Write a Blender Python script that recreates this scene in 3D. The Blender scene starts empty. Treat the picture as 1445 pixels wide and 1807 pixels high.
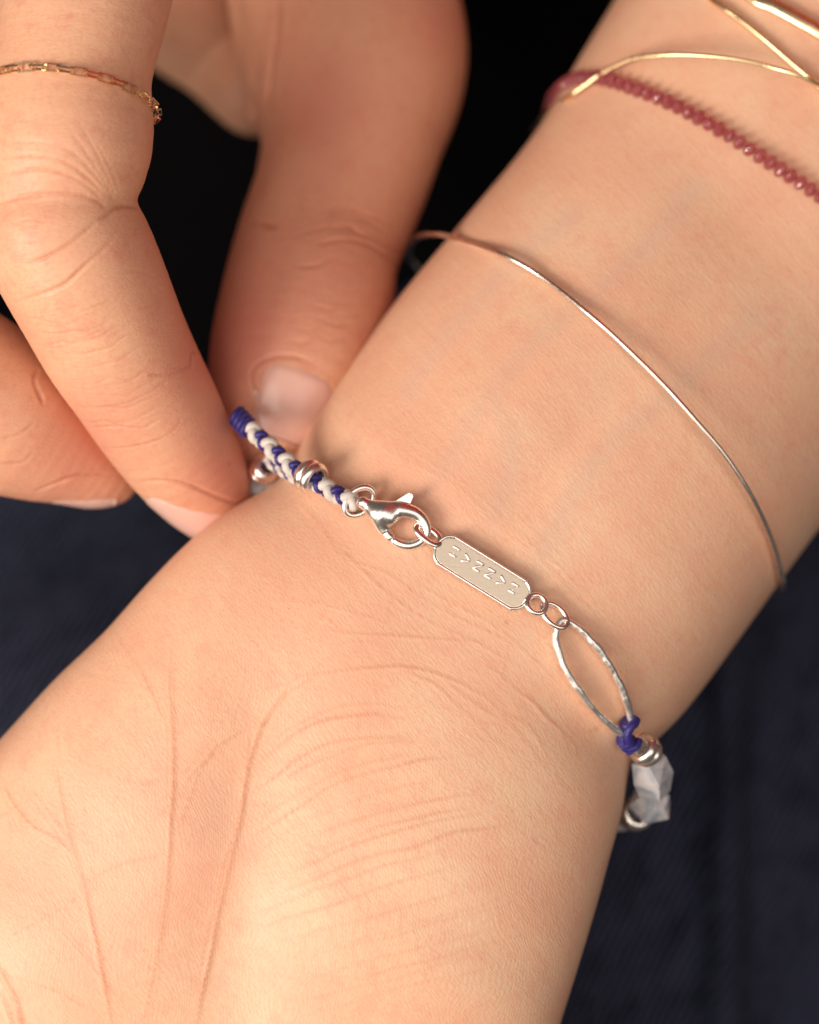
import bpy, math, random
import numpy as np
from mathutils import Vector, Matrix
from mathutils.bvhtree import BVHTree

S = 0.001                      # everything below is written in millimetres
H = 420.0                      # camera height above the wrist skin
PXMM = 14.0                    # photo pixels per millimetre on the z = 0 plane
scene = bpy.context.scene
COL = scene.collection
rng = np.random.default_rng(7)
random.seed(7)

# ------------------------------------------------------------------ camera
cam_d = bpy.data.cameras.new('camera')
cam = bpy.data.objects.new('camera', cam_d)
COL.objects.link(cam)
cam.location = (0, 0, H * S)
cam_d.sensor_fit = 'VERTICAL'
cam_d.sensor_height = 24.0
cam_d.lens = 24.0 * H / (1807 / PXMM)
cam_d.clip_start = 0.01
cam_d.clip_end = 20.0
cam_d.dof.use_dof = True
cam_d.dof.focus_distance = (H - 3.0) * S
cam_d.dof.aperture_fstop = 6.3
scene.camera = cam

# ------------------------------------------------------------------ world and lamps
world = bpy.data.worlds.new('World')
scene.world = world
world.use_nodes = True
wn = world.node_tree.nodes['Background']
wn.inputs['Color'].default_value = (1.0, 0.86, 0.78, 1)
wn.inputs['Strength'].default_value = 0.10


def lamp(name, loc, target, size, watts, color):
    d = bpy.data.lights.new(name, 'AREA')
    d.shape = 'DISK'
    d.size = size
    d.energy = watts
    d.color = color
    o = bpy.data.objects.new(name, d)
    COL.objects.link(o)
    o.location = loc
    o.rotation_euler = (Vector(target) - Vector(loc)).to_track_quat('-Z', 'Y').to_euler()
    return o


lamp('softbox_lamp', (-0.60, -0.24, 0.52), (0, 0, 0), 0.36, 6.9, (1.0, 0.90, 0.78))
lamp('high_softbox_lamp', (-0.40, -0.22, 0.84), (0.0, 0, 0), 0.62, 3.6, (1.0, 0.91, 0.81))
lamp('right_softbox_lamp', (0.50, -0.16, 0.72), (0.0, 0, 0), 0.50, 1.1, (1.0, 0.90, 0.79))
lamp('overhead_softbox_lamp', (0.04, -0.02, 1.02), (0.0, 0, 0), 0.85, 2.4, (1.0, 0.92, 0.84))

scene.view_settings.view_transform = 'Standard'
scene.view_settings.look = 'None'
scene.view_settings.exposure = -0.06
scene.view_settings.gamma = 1.0
scene.cycles.use_denoising = True
scene.cycles.max_bounces = 8


# ------------------------------------------------------------------ numeric helpers
def P(px, py, z=0.0):
    k = (H - z) / H / PXMM
    return np.array([(px - 722.5) * k, (903.5 - py) * k, z])


def PX(pts):
    pts = np.asarray(pts)
    k = H / (H - pts[:, 2]) * PXMM
    return np.stack([722.5 + pts[:, 0] * k, 903.5 - pts[:, 1] * k], 1)


def unit(v):
    v = np.asarray(v, float)
    return v / (np.linalg.norm(v, axis=-1, keepdims=True) + 1e-12)


def spline(pts, n=None, closed=False, step=None):
    """centripetal-ish Catmull-Rom resampled evenly by arc length (first 3 columns)"""
    p = np.asarray(pts, float)
    m = len(p)
    if closed:
        q = np.vstack([p[-1], p, p[0], p[1]])
        segs = m
    else:
        q = np.vstack([2 * p[0] - p[1], p, 2 * p[-1] - p[-2]])
        segs = m - 1
    t = np.linspace(0, 1, 24, endpoint=False)[:, None]
    out = []
    for i in range(segs):
        a, b, c, d = q[i], q[i + 1], q[i + 2], q[i + 3]
        out.append(0.5 * (2 * b + (c - a) * t + (2 * a - 5 * b + 4 * c - d) * t ** 2 + (3 * b - a - 3 * c + d) * t ** 3))
    out.append((p[0] if closed else p[-1])[None])
    o = np.vstack(out)
    dims = min(3, o.shape[1])
    s = np.concatenate([[0], np.cumsum(np.linalg.norm(np.diff(o[:, :dims], axis=0), axis=1))])
    if step:
        n = max(3, int(round(s[-1] / step)) + 1)
    if n is None:
        return o
    u = np.linspace(0, s[-1], n + 1)[:-1] if closed else np.linspace(0, s[-1], n)
    return np.stack([np.interp(u, s, o[:, k]) for k in range(o.shape[1])], 1)


def frames(path, closed=False, up=None):
    n = len(path)
    if closed:
        T = unit(np.roll(path, -1, 0) - np.roll(path, 1, 0))
    else:
        T = unit(np.gradient(path, axis=0))
    if up is not None:
        U = np.broadcast_to(np.asarray(up, float), path.shape)
        B = unit(np.cross(T, U))
        return T, np.cross(B, T), B
    N = np.zeros_like(path)
    a = np.array([0, 0, 1.0])
    if abs(T[0] @ a) > 0.9:
        a = np.array([1.0, 0, 0])
    N[0] = unit(a - T[0] * (a @ T[0]))
    for i in range(1, n):
        v = N[i - 1] - T[i] * (N[i - 1] @ T[i])
        N[i] = unit(v)
    if closed:
        ang = math.atan2(np.cross(N[-1], N[0]) @ T[0], N[-1] @ N[0])
        for i in range(n):
            th = ang * i / n
            N[i] = N[i] * math.cos(th) + np.cross(T[i], N[i]) * math.sin(th)
    return T, N, np.cross(T, N)


def tube_geo(path, r, seg=10, closed=False, flat=1.0, up=None, wob=None, caps=True):
    """flat scales the radius along the second frame axis"""
    path = np.asarray(path, float)
    n = len(path)
    r = np.broadcast_to(np.asarray(r, float), (n,))
    T, N, B = frames(path, closed, up)
    th = np.linspace(0, 2 * np.pi, seg, endpoint=False)
    rr = r[:, None] * (wob if wob is not None else 1.0)
    V = path[:, None] + N[:, None] * (np.cos(th) * rr)[..., None] + B[:, None] * (np.sin(th) * rr * flat)[..., None]
    V = V.reshape(-1, 3)
    F = []
    for i in range(n if closed else n - 1):
        i2 = (i + 1) % n
        for j in range(seg):
            j2 = (j + 1) % seg
            F.append((i * seg + j, i * seg + j2, i2 * seg + j2, i2 * seg + j))
    if not closed and caps:
        F.append(tuple(reversed(range(seg))))
        F.append(tuple((n - 1) * seg + j for j in range(seg)))
    return V, F


def join_geo(*gs):
    V, F, o = [], [], 0
    for v, f in gs:
        V.append(v)
        F += [tuple(i + o for i in q) for q in f]
        o += len(v)
    return np.vstack(V), F


def obj(name, geo, mat, parent=None, smooth=True, loc=None):
    """geometry in world millimetres; loc (mm) becomes the object's origin"""
    V, F = geo
    V = np.asarray(V, float)
    pl = np.zeros(3)
    if parent is not None:
        pl = np.array(parent['org']) if 'org' in parent else pl
    org = np.zeros(3) if loc is None else np.asarray(loc, float)
    me = bpy.data.meshes.new(name)
    if isinstance(F, np.ndarray):
        k = F.shape[1]
        me.vertices.add(len(V))
        me.vertices.foreach_set('co', ((V - org) * S).astype(np.float32).ravel())
        me.loops.add(F.size)
        me.loops.foreach_set('vertex_index', F.astype(np.int32).ravel())
        me.polygons.add(len(F))
        me.polygons.foreach_set('loop_start', np.arange(0, F.size, k, dtype=np.int32))
        me.update(calc_edges=True)
        me.validate()
    else:
        me.from_pydata(((V - org) * S).tolist(), [], F)
        me.update()
    if smooth:
        me.polygons.foreach_set('use_smooth', np.ones(len(me.polygons), bool))
    me.materials.append(mat)
    o = bpy.data.objects.new(name, me)
    COL.objects.link(o)
    o.location = (org - pl) * S
    if parent is not None:
        o.parent = parent
    ORG[o.name] = org
    return o


ORG = {}


def thing(o, label, cat, group=None):
    o['label'] = label
    o['category'] = cat
    if group:
        o['group'] = group
    return o


def empty(name, label, cat, loc, group=None):
    o = bpy.data.objects.new(name, None)
    COL.objects.link(o)
    o.empty_display_size = 0.005
    o.location = np.asarray(loc, float) * S
    o['org'] = [float(c) for c in loc]
    return thing(o, label, cat, group)


# ------------------------------------------------------------------ implicit surfaces
class Field:
    def __init__(self, lo, hi, h, far=6.0):
        self.lo = np.asarray(lo, float)
        self.h = h
        self.n = np.ceil((np.asarray(hi, float) - self.lo) / h).astype(int) + 1
        self.f = np.full(self.n, far, np.float32)

    def local(self, lo, hi):
        a = np.maximum(np.floor((lo - self.lo) / self.h).astype(int), 0)
        b = np.minimum(np.ceil((hi - self.lo) / self.h).astype(int) + 1, self.n)
        return a, b

    def axes(self, a, b):
        return [(self.lo[k] + self.h * np.arange(a[k], b[k])).astype(np.float32) for k in range(3)]

    def chain(self, nodes, k=1.0, step=1.6, far=4.0, sub=False):
        """nodes: (m,4) x y z r, swept along a spline; smooth-min (k) into the field"""
        q = spline(nodes, step=step)
        r = q[:, 3]
        lo = (q[:, :3] - r[:, None]).min(0) - far
        hi = (q[:, :3] + r[:, None]).max(0) + far
        A, B = self.local(lo, hi)
        if np.any(B <= A):
            return
        tmp = np.full(B - A, far, np.float32)
        for i in range(len(q) - 1):
            p0, p1, r0, r1 = q[i, :3], q[i + 1, :3], r[i], r[i + 1]
            m = max(r0, r1) + far
            a, b = self.local(np.minimum(p0, p1) - m, np.maximum(p0, p1) + m)
            a = np.maximum(a, A)
            b = np.minimum(b, B)
            if np.any(b <= a):
                continue
            X, Y, Z = self.axes(a, b)
            d = p1 - p0
            L2 = float(d @ d) + 1e-9
            x = (X - p0[0])[:, None, None]
            y = (Y - p0[1])[None, :, None]
            z = (Z - p0[2])[None, None, :]
            t = np.clip((x * d[0] + y * d[1] + z * d[2]) / L2, 0, 1)
            dist = np.sqrt((x - t * d[0]) ** 2 + (y - t * d[1]) ** 2 + (z - t * d[2]) ** 2) - (r0 + t * (r1 - r0))
            s = tuple(slice(a[c] - A[c], b[c] - A[c]) for c in range(3))
            tmp[s] = np.minimum(tmp[s], dist)
        s = tuple(slice(A[c], B[c]) for c in range(3))
        g = self.f[s]
        if sub:
            self.f[s] = np.maximum(g, -tmp)
        else:
            hh = np.clip(0.5 + 0.5 * (g - tmp) / k, 0, 1)
            self.f[s] = g + (tmp - g) * hh - k * hh * (1 - hh)

    def mesh(self, smooth=2):
        f, n = self.f, self.n
        s = f < 0
        cnt = np.zeros(n - 1, np.uint8)
        for dx in (0, 1):
            for dy in (0, 1):
                for dz in (0, 1):
                    cnt += s[dx:n[0] - 1 + dx, dy:n[1] - 1 + dy, dz:n[2] - 1 + dz]
        act = (cnt > 0) & (cnt < 8)
        I = np.argwhere(act)
        idx = np.full(n - 1, -1, np.int32)
        idx[act] = np.arange(len(I), dtype=np.int32)
        corners = [(x, y, z) for x in (0, 1) for y in (0, 1) for z in (0, 1)]
        val = {c: f[I[:, 0] + c[0], I[:, 1] + c[1], I[:, 2] + c[2]] for c in corners}
        acc = np.zeros((len(I), 3))
        num = np.zeros(len(I))
        for c in corners:
            for ax in range(3):
                if c[ax] == 0:
                    e = list(c)
                    e[ax] = 1
                    e = tuple(e)
                    a, b = val[c], val[e]
                    m = (a < 0) != (b < 0)
                    t = np.where(m, a / np.where(m, a - b, 1), 0)
                    pt = np.tile(np.array(c, float), (len(I), 1))
                    pt[:, ax] += t
                    acc += pt * m[:, None]
                    num += m
        V = self.lo + self.h * (I + acc / num[:, None])
        Q = []
        for ax in range(3):
            o1, o2 = (ax + 1) % 3, (ax + 2) % 3
            sl0 = [slice(1, -1)] * 3
            sl1 = [slice(1, -1)] * 3
            sl0[ax] = slice(0, -1)
            sl1[ax] = slice(1, None)
            s0, s1 = s[tuple(sl0)], s[tuple(sl1)]
            E = np.argwhere(s0 != s1)
            flip = s0[E[:, 0], E[:, 1], E[:, 2]]
            base = E.copy()
            base[:, o1] += 1
            base[:, o2] += 1
            ids = []
            for (u, v) in ((-1, -1), (0, -1), (0, 0), (-1, 0)):
                c = base.copy()
                c[:, o1] += u
                c[:, o2] += v
                ids.append(idx[c[:, 0], c[:, 1], c[:, 2]])
            q = np.stack(ids, 1)
            q[~flip] = q[~flip][:, ::-1]
            Q.append(q)
        Q = np.vstack(Q)
        Q = Q[(Q >= 0).all(1)]
        for _ in range(smooth):
            a = np.zeros_like(V)
            c = np.zeros(len(V))
            for i in range(4):
                j = (i + 1) % 4
                np.add.at(a, Q[:, i], V[Q[:, j]])
                np.add.at(a, Q[:, j], V[Q[:, i]])
                np.add.at(c, Q[:, i], 1)
                np.add.at(c, Q[:, j], 1)
            V = 0.5 * V + 0.5 * a / np.maximum(c, 1)[:, None]
        return V, Q


def vnormals(V, Q):
    n = np.cross(V[Q[:, 2]] - V[Q[:, 0]], V[Q[:, 3]] - V[Q[:, 1]])
    N = np.zeros_like(V)
    for i in range(4):
        np.add.at(N, Q[:, i], n)
    return unit(N)


def bvh_of(V, Q):
    return BVHTree.FromPolygons([tuple(v) for v in V.tolist()], Q.tolist() if isinstance(Q, np.ndarray) else Q)


CAM = Vector((0, 0, H))


def hit(bvh, px, py):
    d = (Vector(P(px, py, 0.0)) - CAM).normalized()
    loc, nor, i, t = bvh.ray_cast(CAM, d)
    return None if loc is None else (np.array(loc), np.array(nor))


def on(bvh, px, py, lift=0.0, z=None):
    """point on the skin under a photo pixel, raised towards the viewer by lift mm"""
    h = hit(bvh, px, py)
    if h is None:
        return P(px, py, z if z is not None else -20.0)
    zz = h[0][2] + lift
    return P(px, py, zz)


def crease_field(V, bvh, specs, dk=1.0, wk=1.0, rim=0.28, step=0.22):
    """signed depth (mm, positive = into the skin) from polylines drawn on the skin"""
    px = PX(V)
    D = np.zeros(len(V))
    LINE = np.zeros(len(V))
    for pts, depth, width in specs:
        depth *= dk
        width *= wk
        c = spline(np.asarray(pts, float), step=step * PXMM)
        m = len(c)
        # a drawn line wanders a little
        j = np.cumsum(rng.normal(0, 0.25, (m, 2)), 0)
        j -= np.linspace(0, 1, m)[:, None] * j[-1]
        c = c + j * 0.6
        p3, tt = [], []
        for i, (x, y) in enumerate(c):
            h = hit(bvh, x, y)
            if h is not None:
                p3.append(h[0])
                tt.append(i / max(m - 1, 1))
        if len(p3) < 3:
            continue
        p3 = np.array(p3)
        tt = np.array(tt)
        amp = np.clip(np.minimum(tt, 1 - tt) * 5, 0.0, 1) ** 0.7 * (0.8 + 0.35 * np.sin(tt * 9 + rng.uniform(0, 6)) * rng.uniform(0.2, 0.9))
        R = 3.2 * width
        lo, hi = p3.min(0) - R, p3.max(0) + R
        cand = np.where(((V > lo) & (V < hi)).all(1))[0]
        for s in range(0, len(cand), 20000):
            k = cand[s:s + 20000]
            d2 = ((V[k][:, None, :].astype(np.float32) - p3[None].astype(np.float32)) ** 2).sum(-1)
            w = d2.argmin(1)
            d = np.sqrt(d2[np.arange(len(k)), w])
            prof = np.exp(-(d / width) ** 2) - rim * np.exp(-((d - 1.9 * width) / (0.9 * width)) ** 2)
            D[k] += depth * amp[w] * prof * (d < R)
            LINE[k] = np.maximum(LINE[k], min(1.0, depth / dk * 2.2) * np.clip(amp[w], 0, 1) * np.exp(-(d / (0.75 * width)) ** 2) * (d < R))
    return D, LINE


def family(a, b, n, depth, width, jit=6.0):
    """n lines blended from polyline a to polyline b"""
    a = spline(np.asarray(a, float), 9)
    b = spline(np.asarray(b, float), 9)
    out = []
    for i in range(n):
        t = (i + rng.uniform(-0.25, 0.25)) / max(n - 1, 1)
        c = a + (b - a) * t + rng.normal(0, jit * 0.35, (9, 2)) + rng.normal(0, jit * 0.6, 2)
        i0 = rng.integers(0, 3)
        i1 = 9 - rng.integers(0, 3)
        out.append((c[i0:i1], depth * rng.uniform(0.5, 1.25), width * rng.uniform(0.8, 1.25)))
    return out


# ------------------------------------------------------------------ materials
def new_mat(name):
    m = bpy.data.materials.new(name)
    m.use_nodes = True
    nt = m.node_tree
    return m, nt, nt.nodes['Principled BSDF']


def node(nt, typ, **kw):
    n = nt.nodes.new(typ)
    for k, v in kw.items():
        setattr(n, k, v)
    return n


def skin_material(name, base, tone, ruddy, lines_angle, lines_amt, sss=0.22, rough=0.46):
    m, nt, b = new_mat(name)
    L = nt.links
    tc = node(nt, 'ShaderNodeTexCoord')

    def noise(scale, detail=3.0, rot=None, sc=None, rough_=0.5):
        n = node(nt, 'ShaderNodeTexNoise')
        n.inputs['Scale'].default_value = scale
        n.inputs['Detail'].default_value = detail
        n.inputs['Roughness'].default_value = rough_
        if rot is not None or sc is not None:
            mp = node(nt, 'ShaderNodeMapping')
            mp.vector_type = 'TEXTURE'
            mp.inputs['Rotation'].default_value = rot or (0, 0, 0)
            mp.inputs['Scale'].default_value = sc or (1, 1, 1)
            L.new(tc.outputs['Object'], mp.inputs['Vector'])
            L.new(mp.outputs['Vector'], n.inputs['Vector'])
        else:
            L.new(tc.outputs['Object'], n.inputs['Vector'])
        return n

    def mix(fac, c1, c2):
        x = node(nt, 'ShaderNodeMix', data_type='RGBA')
        if isinstance(fac, float):
            x.inputs[0].default_value = fac
        else:
            L.new(fac, x.inputs[0])
        for s, c in ((6, c1), (7, c2)):
            if isinstance(c, tuple):
                x.inputs[s].default_value = (*c, 1)
            else:
                L.new(c, x.inputs[s])
        return x.outputs[2]

    def ramp(fac, lo, hi):
        r = node(nt, 'ShaderNodeMapRange')
        r.inputs[1].default_value = lo
        r.inputs[2].default_value = hi
        L.new(fac, r.inputs[0])
        return r.outputs[0]

    blot = noise(75, 3)
    blot2 = noise(330, 4, rough_=0.65)
    col = mix(ramp(blot.outputs['Fac'], 0.38, 0.68), base, tone)
    f2 = node(nt, 'ShaderNodeMath', operation='MULTIPLY')
    L.new(ramp(blot2.outputs['Fac'], 0.50, 0.78), f2.inputs[0])
    f2.inputs[1].default_value = 0.6
    col = mix(f2.outputs[0], col, ruddy)
    blot3 = noise(1500, 3, rough_=0.7)
    f3 = node(nt, 'ShaderNodeMath', operation='MULTIPLY')
    L.new(ramp(blot3.outputs['Fac'], 0.46, 0.80), f3.inputs[0])
    f3.inputs[1].default_value = 0.42
    col = mix(f3.outputs[0], col, (ruddy[0] * 0.97, ruddy[1] * 0.9, ruddy[2] * 0.85))
    av = node(nt, 'ShaderNodeAttribute', attribute_name='vein')
    col = mix(av.outputs['Fac'], col, (0.60, 0.44, 0.36))
    at = node(nt, 'ShaderNodeAttribute', attribute_name='ruddy')
    col = mix(at.outputs['Fac'], col, ruddy)
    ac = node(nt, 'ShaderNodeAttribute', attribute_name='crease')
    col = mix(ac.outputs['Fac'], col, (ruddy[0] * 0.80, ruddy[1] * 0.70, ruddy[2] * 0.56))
    L.new(col, b.inputs['Base Color'])
    b.inputs['Roughness'].default_value = rough
    b.inputs['Specular IOR Level'].default_value = 0.36
    b.inputs['Subsurface Weight'].default_value = sss
    b.inputs['Subsurface Radius'].default_value = (1.0, 0.35, 0.18)
    b.inputs['Subsurface Scale'].default_value = 0.0014
    # skin relief: fine cell pattern, then long fine lines along one direction
    vo = node(nt, 'ShaderNodeTexVoronoi', feature='DISTANCE_TO_EDGE')
    vo.inputs['Scale'].default_value = 1500
    mp = node(nt, 'ShaderNodeMapping')
    mp.vector_type = 'TEXTURE'
    mp.inputs['Rotation'].default_value = (0, 0, lines_angle)
    mp.inputs['Scale'].default_value = (2.2, 0.8, 1)
    L.new(tc.outputs['Object'], mp.inputs['Vector'])
    wob = noise(700, 2)
    wm = node(nt, 'ShaderNodeVectorMath', operation='MULTIPLY_ADD')
    L.new(wob.outputs['Color'], wm.inputs[0])
    wm.inputs[1].default_value = (0.0007, 0.0007, 0.0007)
    L.new(mp.outputs['Vector'], wm.inputs[2])
    L.new(wm.outputs[0], vo.inputs['Vector'])
    ve = ramp(vo.outputs['Distance'], 0.0, 0.22)
    b1 = node(nt, 'ShaderNodeBump')
    b1.inputs['Strength'].default_value = 0.32
    b1.inputs['Distance'].default_value = 0.00005
    L.new(ve, b1.inputs['Height'])
    ln = noise(1000, 2.5, rot=(0, 0, lines_angle), sc=(11, 0.9, 5))
    le = ramp(ln.outputs['Fac'], 0.40, 0.66)
    b2 = node(nt, 'ShaderNodeBump')
    b2.inputs['Strength'].default_value = lines_amt
    b2.inputs['Distance'].default_value = 0.00012
    L.new(le, b2.inputs['Height'])
    L.new(b1.outputs['Normal'], b2.inputs['Normal'])
    pn = noise(430, 4, rough_=0.6)
    b3 = node(nt, 'ShaderNodeBump')
    b3.inputs['Strength'].default_value = 0.11
    b3.inputs['Distance'].default_value = 0.00022
    L.new(pn.outputs['Fac'], b3.inputs['Height'])
    L.new(b2.outputs['Normal'], b3.inputs['Normal'])
    # palm print: fine curving ridges, only where the mesh says so
    big = noise(55, 2)
    pm = node(nt, 'ShaderNodeVectorMath', operation='MULTIPLY_ADD')
    L.new(big.outputs['Color'], pm.inputs[0])
    pm.inputs[1].default_value = (0.016, 0.016, 0.016)
    L.new(tc.outputs['Object'], pm.inputs[2])
    wv = node(nt, 'ShaderNodeTexWave')
    wv.inputs['Scale'].default_value = 640
    wv.inputs['Distortion'].default_value = 1.2
    wv.inputs['Detail'].default_value = 2
    wv.inputs['Detail Scale'].default_value = 0.6
    L.new(pm.outputs[0], wv.inputs['Vector'])
    pa = node(nt, 'ShaderNodeAttribute', attribute_name='print')
    ps = node(nt, 'ShaderNodeMath', operation='MULTIPLY')
    L.new(pa.outputs['Fac'], ps.inputs[0])
    ps.inputs[1].default_value = 0.15
    b4 = node(nt, 'ShaderNodeBump')
    b4.inputs['Distance'].default_value = 0.00006
    L.new(ps.outputs[0], b4.inputs['Strength'])
    L.new(wv.outputs['Fac'], b4.inputs['Height'])
    L.new(b3.outputs['Normal'], b4.inputs['Normal'])
    L.new(b4.outputs['Normal'], b.inputs['Normal'])
    return m


SKIN_ARM = skin_material('skin_arm', (0.79, 0.455, 0.30), (0.80, 0.525, 0.35), (0.76, 0.36, 0.25), math.radians(-50), 0.10)
SKIN_HAND = skin_material('skin_hand', (0.74, 0.395, 0.25), (0.78, 0.45, 0.28), (0.66, 0.25, 0.175), math.radians(5), 0.12)


def metal(name, col, rough, bump=0.0, scale=900):
    m, nt, b = new_mat(name)
    b.inputs['Base Color'].default_value = (*col, 1)
    b.inputs['Metallic'].default_value = 1.0
    b.inputs['Roughness'].default_value = rough
    tc = node(nt, 'ShaderNodeTexCoord')
    n = node(nt, 'ShaderNodeTexNoise')
    n.inputs['Scale'].default_value = scale
    n.inputs['Detail'].default_value = 4
    nt.links.new(tc.outputs['Object'], n.inputs['Vector'])
    if bump:
        bp = node(nt, 'ShaderNodeBump')
        bp.inputs['Strength'].default_value = bump
        bp.inputs['Distance'].default_value = 0.0001
        nt.links.new(n.outputs['Fac'], bp.inputs['Height'])
        nt.links.new(bp.outputs['Normal'], b.inputs['Normal'])
    r = node(nt, 'ShaderNodeMapRange')
    r.inputs[3].default_value = rough * 0.6
    r.inputs[4].default_value = rough * 1.5
    nt.links.new(n.outputs['Fac'], r.inputs[0])
    nt.links.new(r.outputs[0], b.inputs['Roughness'])
    return m


SILVER = metal('polished_silver', (0.98, 0.92, 0.86), 0.26, 0.05)
SILVER_MATTE = metal('brushed_silver', (0.82, 0.71, 0.57), 0.36, 0.10, 2600)
SILVER_HAMMERED = metal('hammered_silver', (0.98, 0.93, 0.87), 0.40, 0.25, 420)
ROSE = metal('rose_silver', (0.93, 0.80, 0.70), 0.27, 0.03)
GOLD = metal('yellow_gold', (1.0, 0.81, 0.48), 0.28, 0.04)
GOLD_RING = metal('ring_gold', (1.0, 0.79, 0.53), 0.24, 0.03)


def cord_mat(name, c1, c2):
    m, nt, b = new_mat(name)
    tc = node(nt, 'ShaderNodeTexCoord')
    n = node(nt, 'ShaderNodeTexNoise')
    n.inputs['Scale'].default_value = 5200
    n.inputs['Detail'].default_value = 3
    nt.links.new(tc.outputs['Object'], n.inputs['Vector'])
    x = node(nt, 'ShaderNodeMix', data_type='RGBA')
    x.inputs[6].default_value = (*c1, 1)
    x.inputs[7].default_value = (*c2, 1)
    nt.links.new(n.outputs['Fac'], x.inputs[0])
    nt.links.new(x.outputs[2], b.inputs['Base Color'])
    bp = node(nt, 'ShaderNodeBump')
    bp.inputs['Strength'].default_value = 0.7
    bp.inputs['Distance'].default_value = 0.00008
    nt.links.new(n.outputs['Fac'], bp.inputs['Height'])
    nt.links.new(bp.outputs['Normal'], b.inputs['Normal'])
    b.inputs['Roughness'].default_value = 0.42
    b.inputs['Sheen Weight'].default_value = 0.15
    return m


CORD_BLUE = cord_mat('blue_cord', (0.011, 0.005, 0.11), (0.026, 0.012, 0.20))
CORD_WHITE = cord_mat('white_cord', (0.56, 0.50, 0.46), (0.72, 0.66, 0.60))


def stone_mat(name, c1, c2, scale):
    m, nt, b = new_mat(name)
    tc = node(nt, 'ShaderNodeTexCoord')
    n = node(nt, 'ShaderNodeTexNoise')
    n.inputs['Scale'].default_value = scale
    n.inputs['Detail'].default_value = 5
    n.inputs['Distortion'].default_value = 0.8
    nt.links.new(tc.outputs['Object'], n.inputs['Vector'])
    r = node(nt, 'ShaderNodeValToRGB')
    r.color_ramp.elements[0].position = 0.36
    r.color_ramp.elements[0].color = (*c2, 1)
    r.color_ramp.elements[1].position = 0.60
    r.color_ramp.elements[1].color = (*c1, 1)
    nt.links.new(n.outputs['Fac'], r.inputs[0])
    nt.links.new(r.outputs[0], b.inputs['Base Color'])
    b.inputs['Roughness'].default_value = 0.17
    b.inputs['Subsurface Weight'].default_value = 0.06
    b.inputs['Subsurface Radius'].default_value = (1, 1, 1)
    b.inputs['Subsurface Scale'].default_value = 0.0008
    return m


STONE = stone_mat('grey_white_stone', (0.66, 0.63, 0.63), (0.24, 0.29, 0.36), 300)


def garnet():
    m, nt, b = new_mat('rose_garnet')
    b.inputs['Base Color'].default_value = (0.76, 0.25, 0.30, 1)
    b.inputs['Roughness'].default_value = 0.06
    b.inputs['IOR'].default_value = 1.55
    b.inputs['Transmission Weight'].default_value = 0.85
    return m


GARNET = garnet()


def nail_mat(name, c):
    m, nt, b = new_mat(name)
    tc = node(nt, 'ShaderNodeTexCoord')
    n = node(nt, 'ShaderNodeTexNoise')
    n.inputs['Scale'].default_value = 260
    nt.links.new(tc.outputs['Object'], n.inputs['Vector'])
    x = node(nt, 'ShaderNodeMix', data_type='RGBA')
    x.inputs[6].default_value = (*c, 1)
    x.inputs[7].default_value = (c[0] * 1.08, c[1] * 1.2, c[2] * 1.2, 1)
    nt.links.new(n.outputs['Fac'], x.inputs[0])
    nt.links.new(x.outputs[2], b.inputs['Base Color'])
    b.inputs['Roughness'].default_value = 0.24
    b.inputs['Subsurface Weight'].default_value = 0.25
    b.inputs['Subsurface Radius'].default_value = (1.0, 0.4, 0.25)
    b.inputs['Subsurface Scale'].default_value = 0.001
    return m


NAIL = nail_mat('fingernail', (0.80, 0.47, 0.40))


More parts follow.
